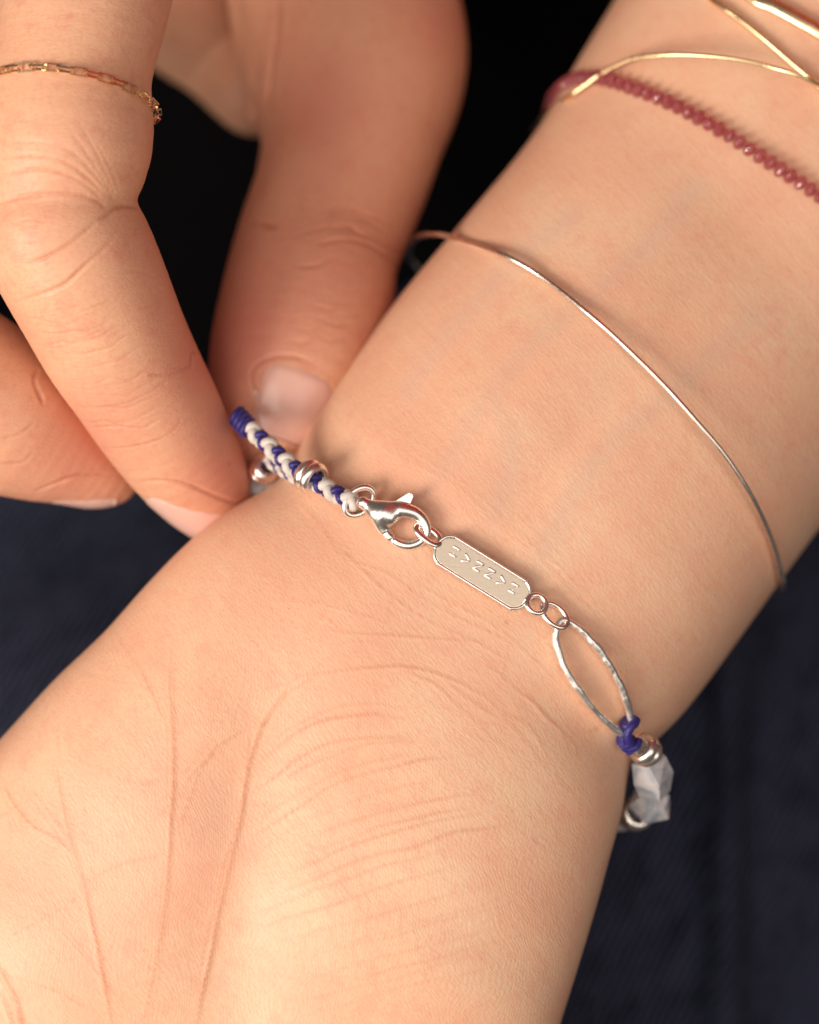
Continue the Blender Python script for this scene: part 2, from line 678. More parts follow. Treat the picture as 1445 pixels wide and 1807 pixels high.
def denim_mat():
    m, nt, b = new_mat('navy_denim')
    L = nt.links
    tc = node(nt, 'ShaderNodeTexCoord')
    mp = node(nt, 'ShaderNodeMapping')
    mp.inputs['Rotation'].default_value = (0, 0, math.radians(28))
    L.new(tc.outputs['Object'], mp.inputs['Vector'])
    w = node(nt, 'ShaderNodeTexWave')
    w.inputs['Scale'].default_value = 260
    w.inputs['Distortion'].default_value = 3.0
    w.inputs['Detail'].default_value = 3
    w.inputs['Detail Scale'].default_value = 1.6
    L.new(mp.outputs['Vector'], w.inputs['Vector'])
    mp2 = node(nt, 'ShaderNodeMapping')
    mp2.vector_type = 'TEXTURE'
    mp2.inputs['Rotation'].default_value = (0, 0, math.radians(62))
    mp2.inputs['Scale'].default_value = (3.0, 1, 1)
    L.new(tc.outputs['Object'], mp2.inputs['Vector'])
    n = node(nt, 'ShaderNodeTexNoise')
    n.inputs['Scale'].default_value = 520
    n.inputs['Detail'].default_value = 5
    n.inputs['Roughness'].default_value = 0.7
    L.new(mp2.outputs['Vector'], n.inputs['Vector'])
    mu = node(nt, 'ShaderNodeMath', operation='MULTIPLY')
    L.new(w.outputs['Fac'], mu.inputs[0])
    L.new(n.outputs['Fac'], mu.inputs[1])
    big = node(nt, 'ShaderNodeTexNoise')
    big.inputs['Scale'].default_value = 130
    big.inputs['Detail'].default_value = 4
    big.inputs['Roughness'].default_value = 0.6
    L.new(mp2.outputs['Vector'], big.inputs['Vector'])
    m3 = node(nt, 'ShaderNodeMapRange')
    m3.inputs[1].default_value = 0.30
    m3.inputs[2].default_value = 0.72
    m3.inputs[3].default_value = 0.7
    m3.inputs[4].default_value = 1.25
    L.new(big.outputs['Fac'], m3.inputs[0])
    m4 = node(nt, 'ShaderNodeMath', operation='MULTIPLY')
    L.new(mu.outputs[0], m4.inputs[0])
    L.new(m3.outputs[0], m4.inputs[1])
    mu = m4
    r = node(nt, 'ShaderNodeValToRGB')
    r.color_ramp.elements[0].position = 0.12
    r.color_ramp.elements[0].color = (0.0045, 0.005, 0.014, 1)
    r.color_ramp.elements[1].position = 0.50
    r.color_ramp.elements[1].color = (0.080, 0.092, 0.155, 1)
    L.new(mu.outputs[0], r.inputs[0])
    L.new(r.outputs[0], b.inputs['Base Color'])
    b.inputs['Roughness'].default_value = 0.9
    b.inputs['Specular IOR Level'].default_value = 0.15
    bp = node(nt, 'ShaderNodeBump')
    bp.inputs['Strength'].default_value = 0.6
    bp.inputs['Distance'].default_value = 0.0006
    L.new(mu.outputs[0], bp.inputs['Height'])
    L.new(bp.outputs['Normal'], b.inputs['Normal'])
    return m


DENIM = denim_mat()


def plain(name, c, rough):
    m, nt, b = new_mat(name)
    tc = node(nt, 'ShaderNodeTexCoord')
    n = node(nt, 'ShaderNodeTexNoise')
    n.inputs['Scale'].default_value = 300
    n.inputs['Detail'].default_value = 4
    nt.links.new(tc.outputs['Object'], n.inputs['Vector'])
    x = node(nt, 'ShaderNodeMix', data_type='RGBA')
    x.inputs[6].default_value = (*[k * 0.8 for k in c], 1)
    x.inputs[7].default_value = (*[k * 1.15 for k in c], 1)
    nt.links.new(n.outputs['Fac'], x.inputs[0])
    nt.links.new(x.outputs[2], b.inputs['Base Color'])
    b.inputs['Roughness'].default_value = rough
    return m


BLACK = plain('black_cloth', (0.0022, 0.0020, 0.0024), 0.95)
BLACK.node_tree.nodes['Principled BSDF'].inputs['Specular IOR Level'].default_value = 0.05
RED = plain('red_knit', (0.42, 0.02, 0.018), 0.9)


# ------------------------------------------------------------------ denim lap (the surface below)
def build_denim():
    nx, ny = 300, 300
    xs = np.linspace(-260, 260, nx)
    ys = np.linspace(-260, 230, ny)
    X, Y = np.meshgrid(xs, ys, indexing='ij')
    # one thigh lies low on the left, the cloth falls away towards the top and the right
    Z = -62 - 0.0016 * (X + 70) ** 2
    Z -= 95 / (1 + np.exp(-(Y - 0.35 * X - 2) / 16.0))
    Z -= 20 / (1 + np.exp(-(X - 15) / 14.0))
    fold = 51.0 + 0.02 * Y                                          # a raised seam running down on the right
    Z += 9.0 * np.exp(-((X - fold) / 3.0) ** 2) - 5.0 / (1 + np.exp(-(X - fold - 2) / 2.0))
    Z += 1.6 * np.sin(X * 0.06 + Y * 0.05) + 0.9 * np.sin(X * 0.13 - Y * 0.09 + 1)
    V = np.stack([X.ravel(), Y.ravel(), Z.ravel()], 1)
    i = np.arange(nx - 1)[:, None] * ny + np.arange(ny - 1)[None]
    F = np.stack([i, i + ny, i + ny + 1, i + 1], -1).reshape(-1, 4)
    o = obj('denim_cloth', (V, F), DENIM)
    o['kind'] = 'structure'


build_denim()


def build_red_top():
    n, m = 60, 40
    u = np.linspace(-1, 1, n)
    w = np.linspace(0, 1, m)
    U, W = np.meshgrid(u, w, indexing='ij')
    X = 250 + U * 190
    Y = 235 + 70 * U ** 2 - 40 * W + 5 * np.sin(U * 17 + W * 4) + 4 * np.sin(W * 11 + U * 5)
    Z = -110 + W * 520
    Vf = np.stack([X, Y, Z], -1).reshape(-1, 3)
    Vb = Vf + np.array([0, 4.0, 0])
    i = np.arange(n - 1)[:, None] * m + np.arange(m - 1)[None]
    F = np.stack([i, i + m, i + m + 1, i + 1], -1).reshape(-1, 4)
    F2 = F[:, ::-1] + n * m
    o = obj('red_top', (np.vstack([Vf, Vb]), np.vstack([F, F2])), RED)
    thing(o, 'red top of the wearer beyond the upper edge, mirrored red in the silver clasp', 'garment')


build_red_top()


def build_black_cloth():
    n, m = 160, 90
    x = np.linspace(-240, 240, n)
    w_ = np.linspace(0, 1, m)
    X, W = np.meshgrid(x, w_, indexing='ij')
    Y0 = 34 + 0.22 * X + 5 * np.sin(X * 0.05) + 2.5 * np.sin(X * 0.13 + 1)
    Y = Y0 + W * (225 - Y0)
    Z = -98 - 30 * W + 4 * np.sin(X * 0.045 + W * 6) + 2.2 * np.sin(X * 0.11 - W * 11)
    Z += 5 * (1 - np.exp(-W * 40)) - 5
    Vf = np.stack([X, Y, Z], -1).reshape(-1, 3)
    Vb = Vf - np.array([0, 0, 1.6])
    i = np.arange(n - 1)[:, None] * m + np.arange(m - 1)[None]
    F = np.stack([i, i + m, i + m + 1, i + 1], -1).reshape(-1, 4)
    F2 = F[:, ::-1] + n * m
    k = np.arange(n - 1) * m
    F3 = np.stack([k, k + n * m, k + m + n * m, k + m], -1)
    o = obj('black_cloth', (np.vstack([Vf, Vb]), np.vstack([F, F2, F3])), BLACK)
    o['kind'] = 'structure'


build_black_cloth()


# ------------------------------------------------------------------ forearm and open palm
ROWS = [
    # Lx, Ly, Rx, Ry, edge z, height above, depth below
    (1300, -360, 1960, 230, -52, 33, 34),
    (1085, 0, 1700, 590, -44, 30, 31),
    (1012, 120, 1575, 755, -40, 28, 29),
    (958, 215, 1500, 855, -36, 27, 27),
    (800, 410, 1385, 1010, -29, 25, 24),
    (700, 530, 1310, 1115, -26, 24, 22),
    (620, 640, 1245, 1205, -23, 22, 20),
    (560, 730, 1195, 1268, -20, 20, 19),
    (524, 797, 1150, 1312, -18, 18.5, 18),
    (494, 848, 1110, 1350, -16, 16.7, 18),
    (440, 879, 1103, 1395, -14.5, 15.5, 17),
    (400, 903, 1095, 1440, -13.5, 14.8, 16),
    (345, 945, 1078, 1500, -12.7, 14.5, 16),
    (260, 1030, 1058, 1575, -12.3, 14.7, 16),
    (185, 1115, 1036, 1650, -12.3, 15.3, 16),
    (100, 1195, 1012, 1728, -13, 16.5, 16),
    (0, 1305, 986, 1810, -14, 18, 16),
    (-150, 1455, 950, 1930, -16, 18, 15),
    (-330, 1640, 900, 2090, -18, 17, 14),
    (-430, 1850, 780, 2330, -20, 14, 12),
    (-400, 2050, 560, 2520, -22, 10, 9),
]


def pchip(x, y, xi):
    """monotone cubic"""
    h = np.diff(x)[:, None]
    d = np.diff(y, axis=0) / h
    m = np.zeros_like(y)
    m[0], m[-1] = d[0], d[-1]
    ok = d[:-1] * d[1:] > 0
    w1, w2 = 2 * h[1:] + h[:-1], h[1:] + 2 * h[:-1]
    with np.errstate(divide='ignore', invalid='ignore'):
        hm = (w1 + w2) / (w1 / d[:-1] + w2 / d[1:])
    m[1:-1] = np.where(ok, hm, 0)
    k = np.clip(np.searchsorted(x, xi) - 1, 0, len(x) - 2)
    hh = (x[k + 1] - x[k])[:, None]
    t = ((xi - x[k])[:, None]) / hh
    return (y[k] * (2 * t ** 3 - 3 * t ** 2 + 1) + m[k] * hh * (t ** 3 - 2 * t ** 2 + t)
            + y[k + 1] * (-2 * t ** 3 + 3 * t ** 2) + m[k + 1] * hh * (t ** 3 - t ** 2))


def build_arm():
    R = np.array(ROWS, float)
    mid = (R[:, :2] + R[:, 2:4]) / 2
    lead = np.linalg.norm(np.diff(R[:, :2], axis=0), axis=1)
    lead2 = np.linalg.norm(np.diff(R[:, 2:4], axis=0), axis=1)
    u = np.concatenate([[0], np.cumsum(np.maximum(0.5 * (lead + lead2), 1))])
    un = np.linspace(0, u[-1], 880)
    q = pchip(u, R, un)
    for _ in range(90):                                            # soften the joints between the rows a little
        q[1:-1] = 0.25 * q[:-2] + 0.5 * q[1:-1] + 0.25 * q[2:]
    # cross section angle samples: dense above, sparse below
    top = np.pi - np.linspace(0, np.pi, 330)
    # equalise along the outline
    c, s = np.cos(top), np.sin(top)
    p = 2.35
    sx = np.sign(c) * np.abs(c) ** (2 / p)
    sz = np.abs(s) ** (2 / p)
    arc = np.concatenate([[0], np.cumsum(np.hypot(np.diff(sx) * 29, np.diff(sz) * 20))])
    e = np.linspace(0, arc[-1], 330)
    sx = np.interp(e, arc, sx)
    sz = np.interp(e, arc, sz)
    bot = np.linspace(0, -np.pi, 62)[1:-1]
    bx = np.sign(np.cos(bot)) * np.abs(np.cos(bot)) ** (2 / 2.2)
    bz = -np.abs(np.sin(bot)) ** (2 / 2.2)
    SX = np.concatenate([sx, bx])
    SZ = np.concatenate([sz, bz])
    n, m = len(un), len(SX)
    V = np.zeros((n, m, 3))
    for i in range(n):
        Lx, Ly, Rx, Ry, ze, hu, hd = q[i]
        a, b = P(Lx, Ly, ze), P(Rx, Ry, ze)
        V[i] = (a + b) / 2 + np.outer(SX, (b - a) / 2)
        V[i, :, 2] += np.where(SZ > 0, SZ * hu, SZ * hd)
    V = V.reshape(-1, 3)
    i = np.arange(n - 1)[:, None] * m + np.arange(m)[None]
    j = np.arange(n - 1)[:, None] * m + (np.arange(m)[None] + 1) % m
    F = np.stack([i, j, j + m, i + m], -1).reshape(-1, 4)
    # broad relief of the palm, placed where it lies on the skin
    px = PX(V)
    upf = np.clip(np.tile(SZ, n), 0, 1) ** 0.6

    def blob(cx, cy, rx, ry, ang, hgt):
        d = px - np.array([cx, cy])
        ca, sa = math.cos(math.radians(ang)), math.sin(math.radians(ang))
        a_ = (d[:, 0] * ca + d[:, 1] * sa) / rx
        b_ = (-d[:, 0] * sa + d[:, 1] * ca) / ry
        V[:, 2] += upf * hgt * np.exp(-(a_ ** 2 + b_ ** 2))

    blob(830, 1520, 350, 270, 65, 2.6)       # ball of the thumb
    blob(300, 1180, 320, 220, -45, 1.8)      # outer heel of the palm
    blob(640, 1060, 320, 140, 35, 0.4)        # heel just below the wrist
    blob(430, 1560, 100, 380, 8, -2.4)        # hollow between them
    blob(60, 1700, 200, 170, 0, 1.5)
    blob(720, 880, 420, 45, 37, -0.5)        # wrist furrow under the bracelet
    blob(1060, 1290, 120, 60, 40, -0.8)
    blob(900, 720, 430, 55, -52, 0.7)        # tendons
    blob(800, 640, 380, 40, -52, -0.4)
    blob(1010, 780, 380, 40, -52, -0.35)
    blob(1000, 470, 130, 70, -50, -0.35)
    blob(1130, 560, 130, 60, -50, 0.35)
    N = vnormals(V, F)
    bv = bvh_of(V, F)
    cr = []
    A = cr.append
    # the long palm lines
    A(([(440, 1290), (432, 1380), (420, 1460), (404, 1530), (388, 1600), (372, 1680), (355, 1760), (345, 1830)], 0.55, 0.55))
    A(([(520, 1200), (470, 1265), (445, 1330), (430, 1400), (424, 1470)], 0.42, 0.42))
    A(([(305, 1120), (300, 1200), (304, 1290), (306, 1380), (300, 1460), (295, 1560), (283, 1650), (268, 1730), (250, 1820)], 0.5, 0.42))
    A(([(303, 1320), (300, 1470), (296, 1540)], 0.35, 0.3))
    A(([(100, 1350), (112, 1420), (128, 1490), (148, 1560), (165, 1640), (180, 1710), (195, 1790), (205, 1840)], 0.5, 0.42))
    A(([(0, 1370), (25, 1420), (60, 1460), (110, 1490), (135, 1520)], 0.4, 0.35))
    A(([(50, 1385), (90, 1440), (125, 1490)], 0.3, 0.3))
    A(([(60, 1610), (110, 1645), (150, 1690), (190, 1740), (230, 1790)], 0.3, 0.3))
    A(([(-5, 1700), (25, 1760), (45, 1830)], 0.8, 0.55))
    A(([(-5, 1740), (15, 1790), (25, 1830)], 0.6, 0.45))
    A(([(0, 1720), (60, 1735), (120, 1760), (180, 1800)], 0.28, 0.28))
    A(([(135, 1570), (180, 1540), (230, 1520), (285, 1510), (300, 1500)], 0.28, 0.3))
    A(([(0, 1660), (60, 1630), (110, 1600), (150, 1575)], 0.28, 0.3))
    A(([(255, 1460), (300, 1420), (340, 1370), (380, 1320), (430, 1290), (470, 1275)], 0.30, 0.3))
    A(([(310, 1470), (335, 1410), (360, 1350), (400, 1310)], 0.26, 0.28))
    A(([(240, 1390), (300, 1372), (360, 1350)], 0.2, 0.25))
    A(([(185, 1115), (215, 1140), (250, 1190), (280, 1250), (300, 1290)], 0.24, 0.35))
    A(([(130, 1190), (210, 1205), (290, 1222)], 0.16, 0.25))
    A(([(100, 1320), (200, 1370), (280, 1390)], 0.18, 0.25))
    A(([(90, 1345), (105, 1400), (120, 1440), (130, 1490)], 0.24, 0.25))
    for x0 in (405, 440, 455, 480, 515):
        A(([(x0, 1130 + rng.uniform(0, 30)), (x0 - 8, 1190), (x0 - 22, 1250), (x0 - 45, 1320)], 0.16, 0.22))
    A(([(560, 1190), (500, 1230), (460, 1290), (440, 1350)], 0.35, 0.3))
    A(([(600, 1150), (530, 1195), (470, 1215), (420, 1225)], 0.22, 0.28))
    # lines of the heel, sweeping out of the wrist
    A(([(470, 1060), (560, 1065), (640, 1085), (700, 1105), (760, 1115)], 0.20, 0.25))
    A(([(560, 1110), (620, 1118), (700, 1122), (780, 1128), (850, 1132)], 0.35, 0.3))
    A(([(490, 1200), (560, 1190), (640, 1180), (720, 1178), (800, 1200), (880, 1245)], 0.40, 0.35))
    A(([(560, 930), (620, 990), (690, 1055), (760, 1100), (830, 1130), (920, 1180)], 0.32, 0.28))
    A(([(600, 985), (680, 1010), (760, 1065), (850, 1110), (930, 1150)], 0.26, 0.26))
    A(([(700, 1010), (790, 1060), (880, 1110), (960, 1180), (1020, 1250)], 0.26, 0.26))
    A(([(545, 900), (580, 950), (600, 990)], 0.25, 0.22))
    A(([(430, 1010), (480, 1020), (540, 1040)], 0.14, 0.22))
    A(([(520, 880), (560, 925), (590, 970), (620, 1000)], 0.3, 0.25))
    for k in range(9):
        x, y = rng.uniform(500, 600), rng.uniform(890, 1010)
        a = rng.uniform(0.2, 1.2)
        A(([(x, y), (x + 25 * math.cos(a), y + 25 * math.sin(a)), (x + 52 * math.cos(a + .1), y + 52 * math.sin(a + .1))], 0.14, 0.18))
    for pts, dep, wd in list(cr[:26]):
        for k in range(2):
            q = np.array(pts, float) + rng.normal(0, 7, 2) + rng.normal(0, 3.0, (len(pts), 2))
            i0 = rng.integers(0, max(1, len(q) // 3))
            cr.append((q[i0:] if len(q) - i0 >= 3 else q, dep * rng.uniform(0.25, 0.5), wd * 0.8))
    for k in range(170):
        x, y = rng.uniform(0, 900), rng.uniform(1000, 1807)
        a = rng.choice([1.35, 0.6, -0.4, 1.9]) + rng.normal(0, 0.25)
        ln_ = rng.uniform(30, 110)
        b_ = a + rng.normal(0, 0.25)
        A(([(x, y), (x + ln_ * .5 * math.cos(a), y + ln_ * .5 * math.sin(a)), (x + ln_ * (.5 * math.cos(a) + .5 * math.cos(b_)), y + ln_ * (.5 * math.sin(a) + .5 * math.sin(b_)))], rng.uniform(0.06, 0.2), 0.22))
    # parallel folds over the ball of the thumb
    cr.extend(family([(455, 1330), (560, 1255), (680, 1250), (800, 1300)], [(440, 1480), (560, 1400), (700, 1350), (860, 1330)], 6, 0.34, 0.40))
    cr.extend(family([(440, 1520), (560, 1440), (720, 1390), (900, 1370)], [(430, 1640), (580, 1590), (760, 1530), (930, 1490)], 7, 0.26, 0.42))
    cr.extend(family([(430, 1690), (600, 1640), (780, 1590), (960, 1540)], [(440, 1800), (600, 1770), (800, 1720), (960, 1680)], 7, 0.16, 0.45))
    cr.extend(family([(520, 1500), (540, 1650), (560, 1800)], [(680, 1480), (700, 1640), (700, 1800)], 7, 0.10, 0.35, 14))
    cr.extend(family([(380, 1560), (300, 1640), (250, 1790)], [(120, 1560), (60, 1690), (40, 1800)], 5, 0.14, 0.25, 14))
    cr.extend(family([(700, 1180), (860, 1290), (980, 1420)], [(900, 1180), (1000, 1280), (1050, 1400)], 6, 0.20, 0.35, 12))
    # fine skin lines across the forearm
    cr.extend(family([(640, 650), (760, 720), (880, 800), (980, 900)], [(900, 330), (1080, 420), (1240, 560), (1380, 700)], 16, 0.05, 0.22, 16))
    cr.extend(family([(640, 760), (800, 880), (940, 1010), (1080, 1160)], [(600, 720), (760, 800), (930, 930), (1130, 1120)], 7, 0.12, 0.24, 10))
    D, LINE = crease_field(V, bv, cr, 0.25, 0.52, 0.0)
    V = V - N * D[:, None]
    # cap both ends (out of the picture)
    c0, c1 = V[:m].mean(0), V[-m:].mean(0)
    c1 = c1 + unit(c1 - V[-3 * m:-2 * m].mean(0)) * 4
    V2 = np.vstack([V, c0, c1])
    tri = [(len(V) + 0, (k + 1) % m, k, k) for k in range(m)]
    cap = [((k + 1) % m, k, len(V)) for k in range(m)] + [((n - 1) * m + k, (n - 1) * m + (k + 1) % m, len(V) + 1) for k in range(m)]
    # four relaxed fingers and the thumb beyond the lower edge of the picture
    geos = []
    for pts, r0 in (
        ([(-360, 1900, -20), (-470, 2150, -18), (-520, 2350, -8), (-500, 2470, 6)], 8.0),
        ([(-160, 2100, -21), (-230, 2420, -18), (-260, 2700, -4), (-230, 2840, 12)], 9.0),
        ([(130, 2250, -22), (100, 2600, -18), (85, 2890, -2), (110, 3030, 14)], 9.4),
        ([(420, 2350, -22), (440, 2660, -19), (445, 2920, -6), (430, 3050, 8)], 9.2),
        ([(840, 1950, -16), (1000, 2200, -12), (1010, 2430, -8), (930, 2600, -4)], 10.5),
    ):
        path = spline([P(*t) for t in pts], 40)
        t = np.linspace(0, 1, 40)
        rad = r0 * (1 - 0.22 * t) * np.sqrt(np.clip(1 - (np.clip(t - 0.86, 0, 1) / 0.14) ** 2, 0.02, 1))
        geos.append(tube_geo(path, rad, 20))
    faces = F.tolist() + cap
    Vall, Fall = join_geo((V2, faces), *geos)
    o = obj('forearm', (Vall, Fall), SKIN_ARM)
    nv = len(Vall)
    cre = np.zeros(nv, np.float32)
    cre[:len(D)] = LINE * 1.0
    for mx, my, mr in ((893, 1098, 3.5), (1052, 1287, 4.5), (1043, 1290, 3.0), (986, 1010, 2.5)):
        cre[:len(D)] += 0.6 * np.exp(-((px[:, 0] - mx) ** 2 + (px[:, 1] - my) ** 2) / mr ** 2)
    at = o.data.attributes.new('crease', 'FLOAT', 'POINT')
    at.data.foreach_set('value', cre)
    pxa = PX(Vall)
    rud = np.zeros(nv)
    for cx, cy, r, a in ((330, 1500, 120, .35), (120, 1600, 150, .25), (640, 930, 130, .25), (500, 1000, 160, .15),
                         (600, 1180, 100, .18), (760, 870, 90, .2), (220, 1380, 120, .2), (800, 1090, 120, .12)):
        rud += a * np.exp(-((pxa[:, 0] - cx) ** 2 + (pxa[:, 1] - cy) ** 2) / r ** 2)
    at = o.data.attributes.new('ruddy', 'FLOAT', 'POINT')
    at.data.foreach_set('value', np.clip(rud, 0, 1).astype(np.float32))
    vein = np.zeros(nv)
    for pts_ in ([(1230, 330), (1090, 480), (960, 590), (870, 690), (800, 800), (730, 900)], [(1330, 560), (1180, 700), (1060, 800), (980, 930), (930, 1020)],
                 [(870, 690), (900, 800), (880, 900)], [(1010, 380), (900, 470), (790, 590), (720, 690)]):
        c_ = spline(np.array(pts_, float), 40)
        d2_ = ((pxa[:, None, :].astype(np.float32) - c_[None].astype(np.float32)) ** 2).sum(-1).min(1)
        vein = np.maximum(vein, 0.26 * np.exp(-d2_ / 22.0 ** 2))
    at = o.data.attributes.new('vein', 'FLOAT', 'POINT')
    at.data.foreach_set('value', vein.astype(np.float32))
    d_ = (pxa[:, 1] - 900) - 0.75 * (pxa[:, 0] - 480)
    at = o.data.attributes.new('print', 'FLOAT', 'POINT')
    at.data.foreach_set('value', (1 / (1 + np.exp(-(d_ - 160) / 60))).astype(np.float32))
    thing(o, 'bare forearm with upturned open palm, wearing the bracelet and thin bangles', 'arm')
    return o, bvh_of(V, F)


ARM, ARM_BVH = build_arm()


# ------------------------------------------------------------------ the other hand
def nodes(lst):
    out = []
    for px, py, z, r in lst:
        p = P(px, py, z)
        out.append([*p, r * (H - z) / H / PXMM])
    return np.array(out)


def build_hand():
    lo = P(-720, 1010, -95)
    hi = P(930, -520, 30)
    lo = np.array([min(lo[0], hi[0]), min(lo[1], hi[1]), -112.0])
    hi = np.array([P(930, 0, -90)[0], P(0, -520, -90)[1], 20.0])
    f = Field(lo, hi, 0.27)
    index_a = nodes([(235, -420, -22, 175), (190, -250, -10, 165), (170, -120, -4, 158), (150, 0, -1, 150), (126, 130, 1, 142), (118, 250, 2, 151), (92, 336, 1, 136)])
    index_b = nodes([(106, 410, 1, 144), (132, 458, 0, 144), (162, 520, -2, 139), (200, 600, -5, 131), (240, 670, -8, 122), (278, 735, -11, 115), (314, 795, -14, 104), (345, 840, -17, 92), (372, 880, -20, 77), (396, 908, -22, 58)])
    thumb = nodes([(430, -520, -62, 250), (530, -260, -60, 200), (596, -70, -55, 186), (628, 92, -50, 197), (622, 230, -44, 163), (600, 330, -40, 150), (560, 440, -35, 146), (540, 540, -30, 153), (515, 630, -26, 146), (493, 715, -24, 122), (480, 765, -24, 86)])
    middle = nodes([(-420, 260, -14, 150), (-300, 480, -10, 142), (-150, 620, -11, 142), (-30, 712, -14, 146), (50, 762, -16, 120), (115, 798, -18, 92), (165, 828, -20, 70), (196, 842, -21, 50)])
    ring = nodes([(-560, 160, -12, 150), (-470, 420, 2, 146), (-350, 580, 3, 138), (-240, 690, 0, 124), (-165, 770, -6, 104), (-130, 815, -11, 78)])  # unseen ring finger, raised high so it casts shade on the middle finger
    palm_a = nodes([(60, -560, -52, 260), (140, -360, -56, 220), (240, -120, -64, 155), (330, 0, -70, 132), (405, 70, -73, 115), (455, 150, -68, 90)])
    palm_b = nodes([(-420, -120, -40, 230), (-200, -420, -44, 270), (160, -640, -50, 320), (420, -640, -58, 300)])
    web = nodes([(428, -160, -54, 60), (440, 0, -56, 40), (450, 110, -54, 32), (462, 200, -52, 26)])
    f.chain(palm_a, 3)
    f.chain(palm_b, 5)
    f.chain(web, 0.9)
    f.chain(thumb, 2.2)
    f.chain(ring, 2.0)
    f.chain(middle, 1.6)
    f.chain(index_a, 2.0)
    f.chain(index_b, 0.6)
    # knuckle links back to the palm, above the picture
    f.chain(nodes([(-420, 260, -14, 150), (-440, -120, -30, 190)]), 4)
    f.chain(nodes([(235, -420, -18, 175), (120, -620, -36, 260)]), 4)
    f.chain(nodes([(-560, 160, -12, 150), (-520, -60, -40, 180)]), 4)
    V, Q = f.mesh(4)
    N = vnormals(V, Q)
    bv = bvh_of(V, Q)
    cr = []
    A = cr.append
    # index finger: bend at the middle joint
    A(([(255, 362), (237, 364), (220, 362), (205, 366), (190, 378), (172, 388)], 0.9, 0.5))
    A(([(175, 385), (150, 408), (120, 432), (85, 452), (40, 470)], 0.55, 0.42))
    A(([(205, 415), (175, 445), (145, 472), (115, 500), (75, 517), (20, 535)], 0.6, 0.42))
    A(([(190, 370), (165, 352), (130, 343), (80, 343), (30, 350), (-20, 365)], 0.5, 0.42))
    A(([(185, 360), (155, 330), (110, 308), (60, 300), (0, 308)], 0.42, 0.4))
    A(([(190, 350), (150, 310), (110, 285), (60, 274), (0, 280)], 0.36, 0.38))
    A(([(200, 355), (165, 305), (120, 265), (60, 250), (0, 255)], 0.22, 0.35))
    A(([(205, 360), (185, 320), (150, 265), (115, 220)], 0.24, 0.26))
    A(([(210, 362), (195, 325), (175, 280), (150, 235), (130, 205)], 0.22, 0.24))
    A(([(212, 350), (200, 310), (180, 270), (160, 240)], 0.18, 0.22))
    A(([(190, 300), (215, 292), (240, 290)], 0.14, 0.25))
    cr.extend(family([(10, 400), (50, 385), (90, 395)], [(0, 430), (40, 420), (80, 430)], 3, 0.2, 0.4))
    A(([(215, 480), (240, 478), (275, 490)], 0.2, 0.28))
    A(([(240, 545), (265, 540), (300, 520)], 0.22, 0.28))
    # fine lines across the middle section
    cr.extend(family([(10, 540), (70, 548), (140, 530), (190, 500)], [(70, 640), (130, 650), (200, 640), (250, 610)], 9, 0.22, 0.24, 8))
    cr.extend(family([(90, 670), (160, 675), (230, 660), (290, 625)], [(150, 750), (210, 755), (270, 745), (320, 700)], 9, 0.22, 0.24, 8))
    A(([(155, 755), (200, 752), (250, 755), (285, 738)], 0.45, 0.3))
    A(([(180, 790), (230, 788), (280, 775), (310, 755), (320, 735)], 0.4, 0.28))
    A(([(120, 720), (180, 720), (240, 705), (300, 670)], 0.28, 0.26))
    A(([(370, 625), (340, 622), (335, 645), (300, 658), (260, 662)], 0.7, 0.35))
    A(([(345, 612), (330, 640), (290, 655)], 0.3, 0.3))
    for k in range(14):
        x, y = rng.uniform(255, 330), rng.uniform(560, 740)
        a = rng.uniform(-0.9, 0.2)
        A(([(x, y), (x + 14 * math.cos(a), y + 14 * math.sin(a)), (x + 30 * math.cos(a + .2), y + 30 * math.sin(a + .2))], 0.14, 0.2))
    # nail fold at the index tip
    A(([(243, 850), (290, 849), (335, 857), (380, 875), (415, 887), (438, 884)], 0.9, 0.45))
    # thumb knuckle
    A(([(560, 432), (600, 424), (640, 428), (680, 450), (705, 470)], 0.6, 0.5))
    A(([(520, 470), (560, 468), (590, 450)], 0.35, 0.45))
    cr.extend(family([(540, 370), (620, 360), (700, 390)], [(520, 420), (600, 405), (690, 440)], 5, 0.26, 0.5, 8))
    cr.extend(family([(510, 520), (590, 530), (670, 520)], [(490, 600), (560, 590), (630, 580)], 6, 0.16, 0.5, 8))
    A(([(432, 395), (455, 392), (490, 402)], 0.8, 0.7))
    # thumb nail folds
    A(([(474, 745), (455, 705), (442, 668), (452, 644), (485, 630), (525, 632), (560, 645)], 0.5, 0.5))
    # palm shade folds
    A(([(415, -10), (425, 60), (440, 120), (446, 190), (452, 240)], 1.6, 1.0))
    A(([(490, -10), (488, 60), (478, 130), (470, 200)], 1.2, 1.0))
    # middle finger
    A(([(68, 650), (60, 668), (66, 690), (78, 715)], 0.9, 0.5))
    A(([(0, 775), (35, 765), (62, 745)], 0.35, 0.35))
    A(([(0, 818), (40, 815), (60, 795)], 0.4, 0.35))
    A(([(60, 868), (100, 852), (140, 840), (200, 838)], 0.8, 0.45))
    D, LINE = crease_field(V, bv, cr, 0.44, 0.62, 0.10)
    V = V - N * D[:, None]
    o = obj('hand', (V, Q), SKIN_HAND)
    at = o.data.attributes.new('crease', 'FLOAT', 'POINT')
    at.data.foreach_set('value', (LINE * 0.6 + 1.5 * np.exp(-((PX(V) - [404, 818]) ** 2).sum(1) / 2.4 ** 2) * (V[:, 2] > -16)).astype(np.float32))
    px = PX(V)
    rud = np.zeros(len(V))  # fingertip redness, plus the thumb's deep red shade tinted into the skin
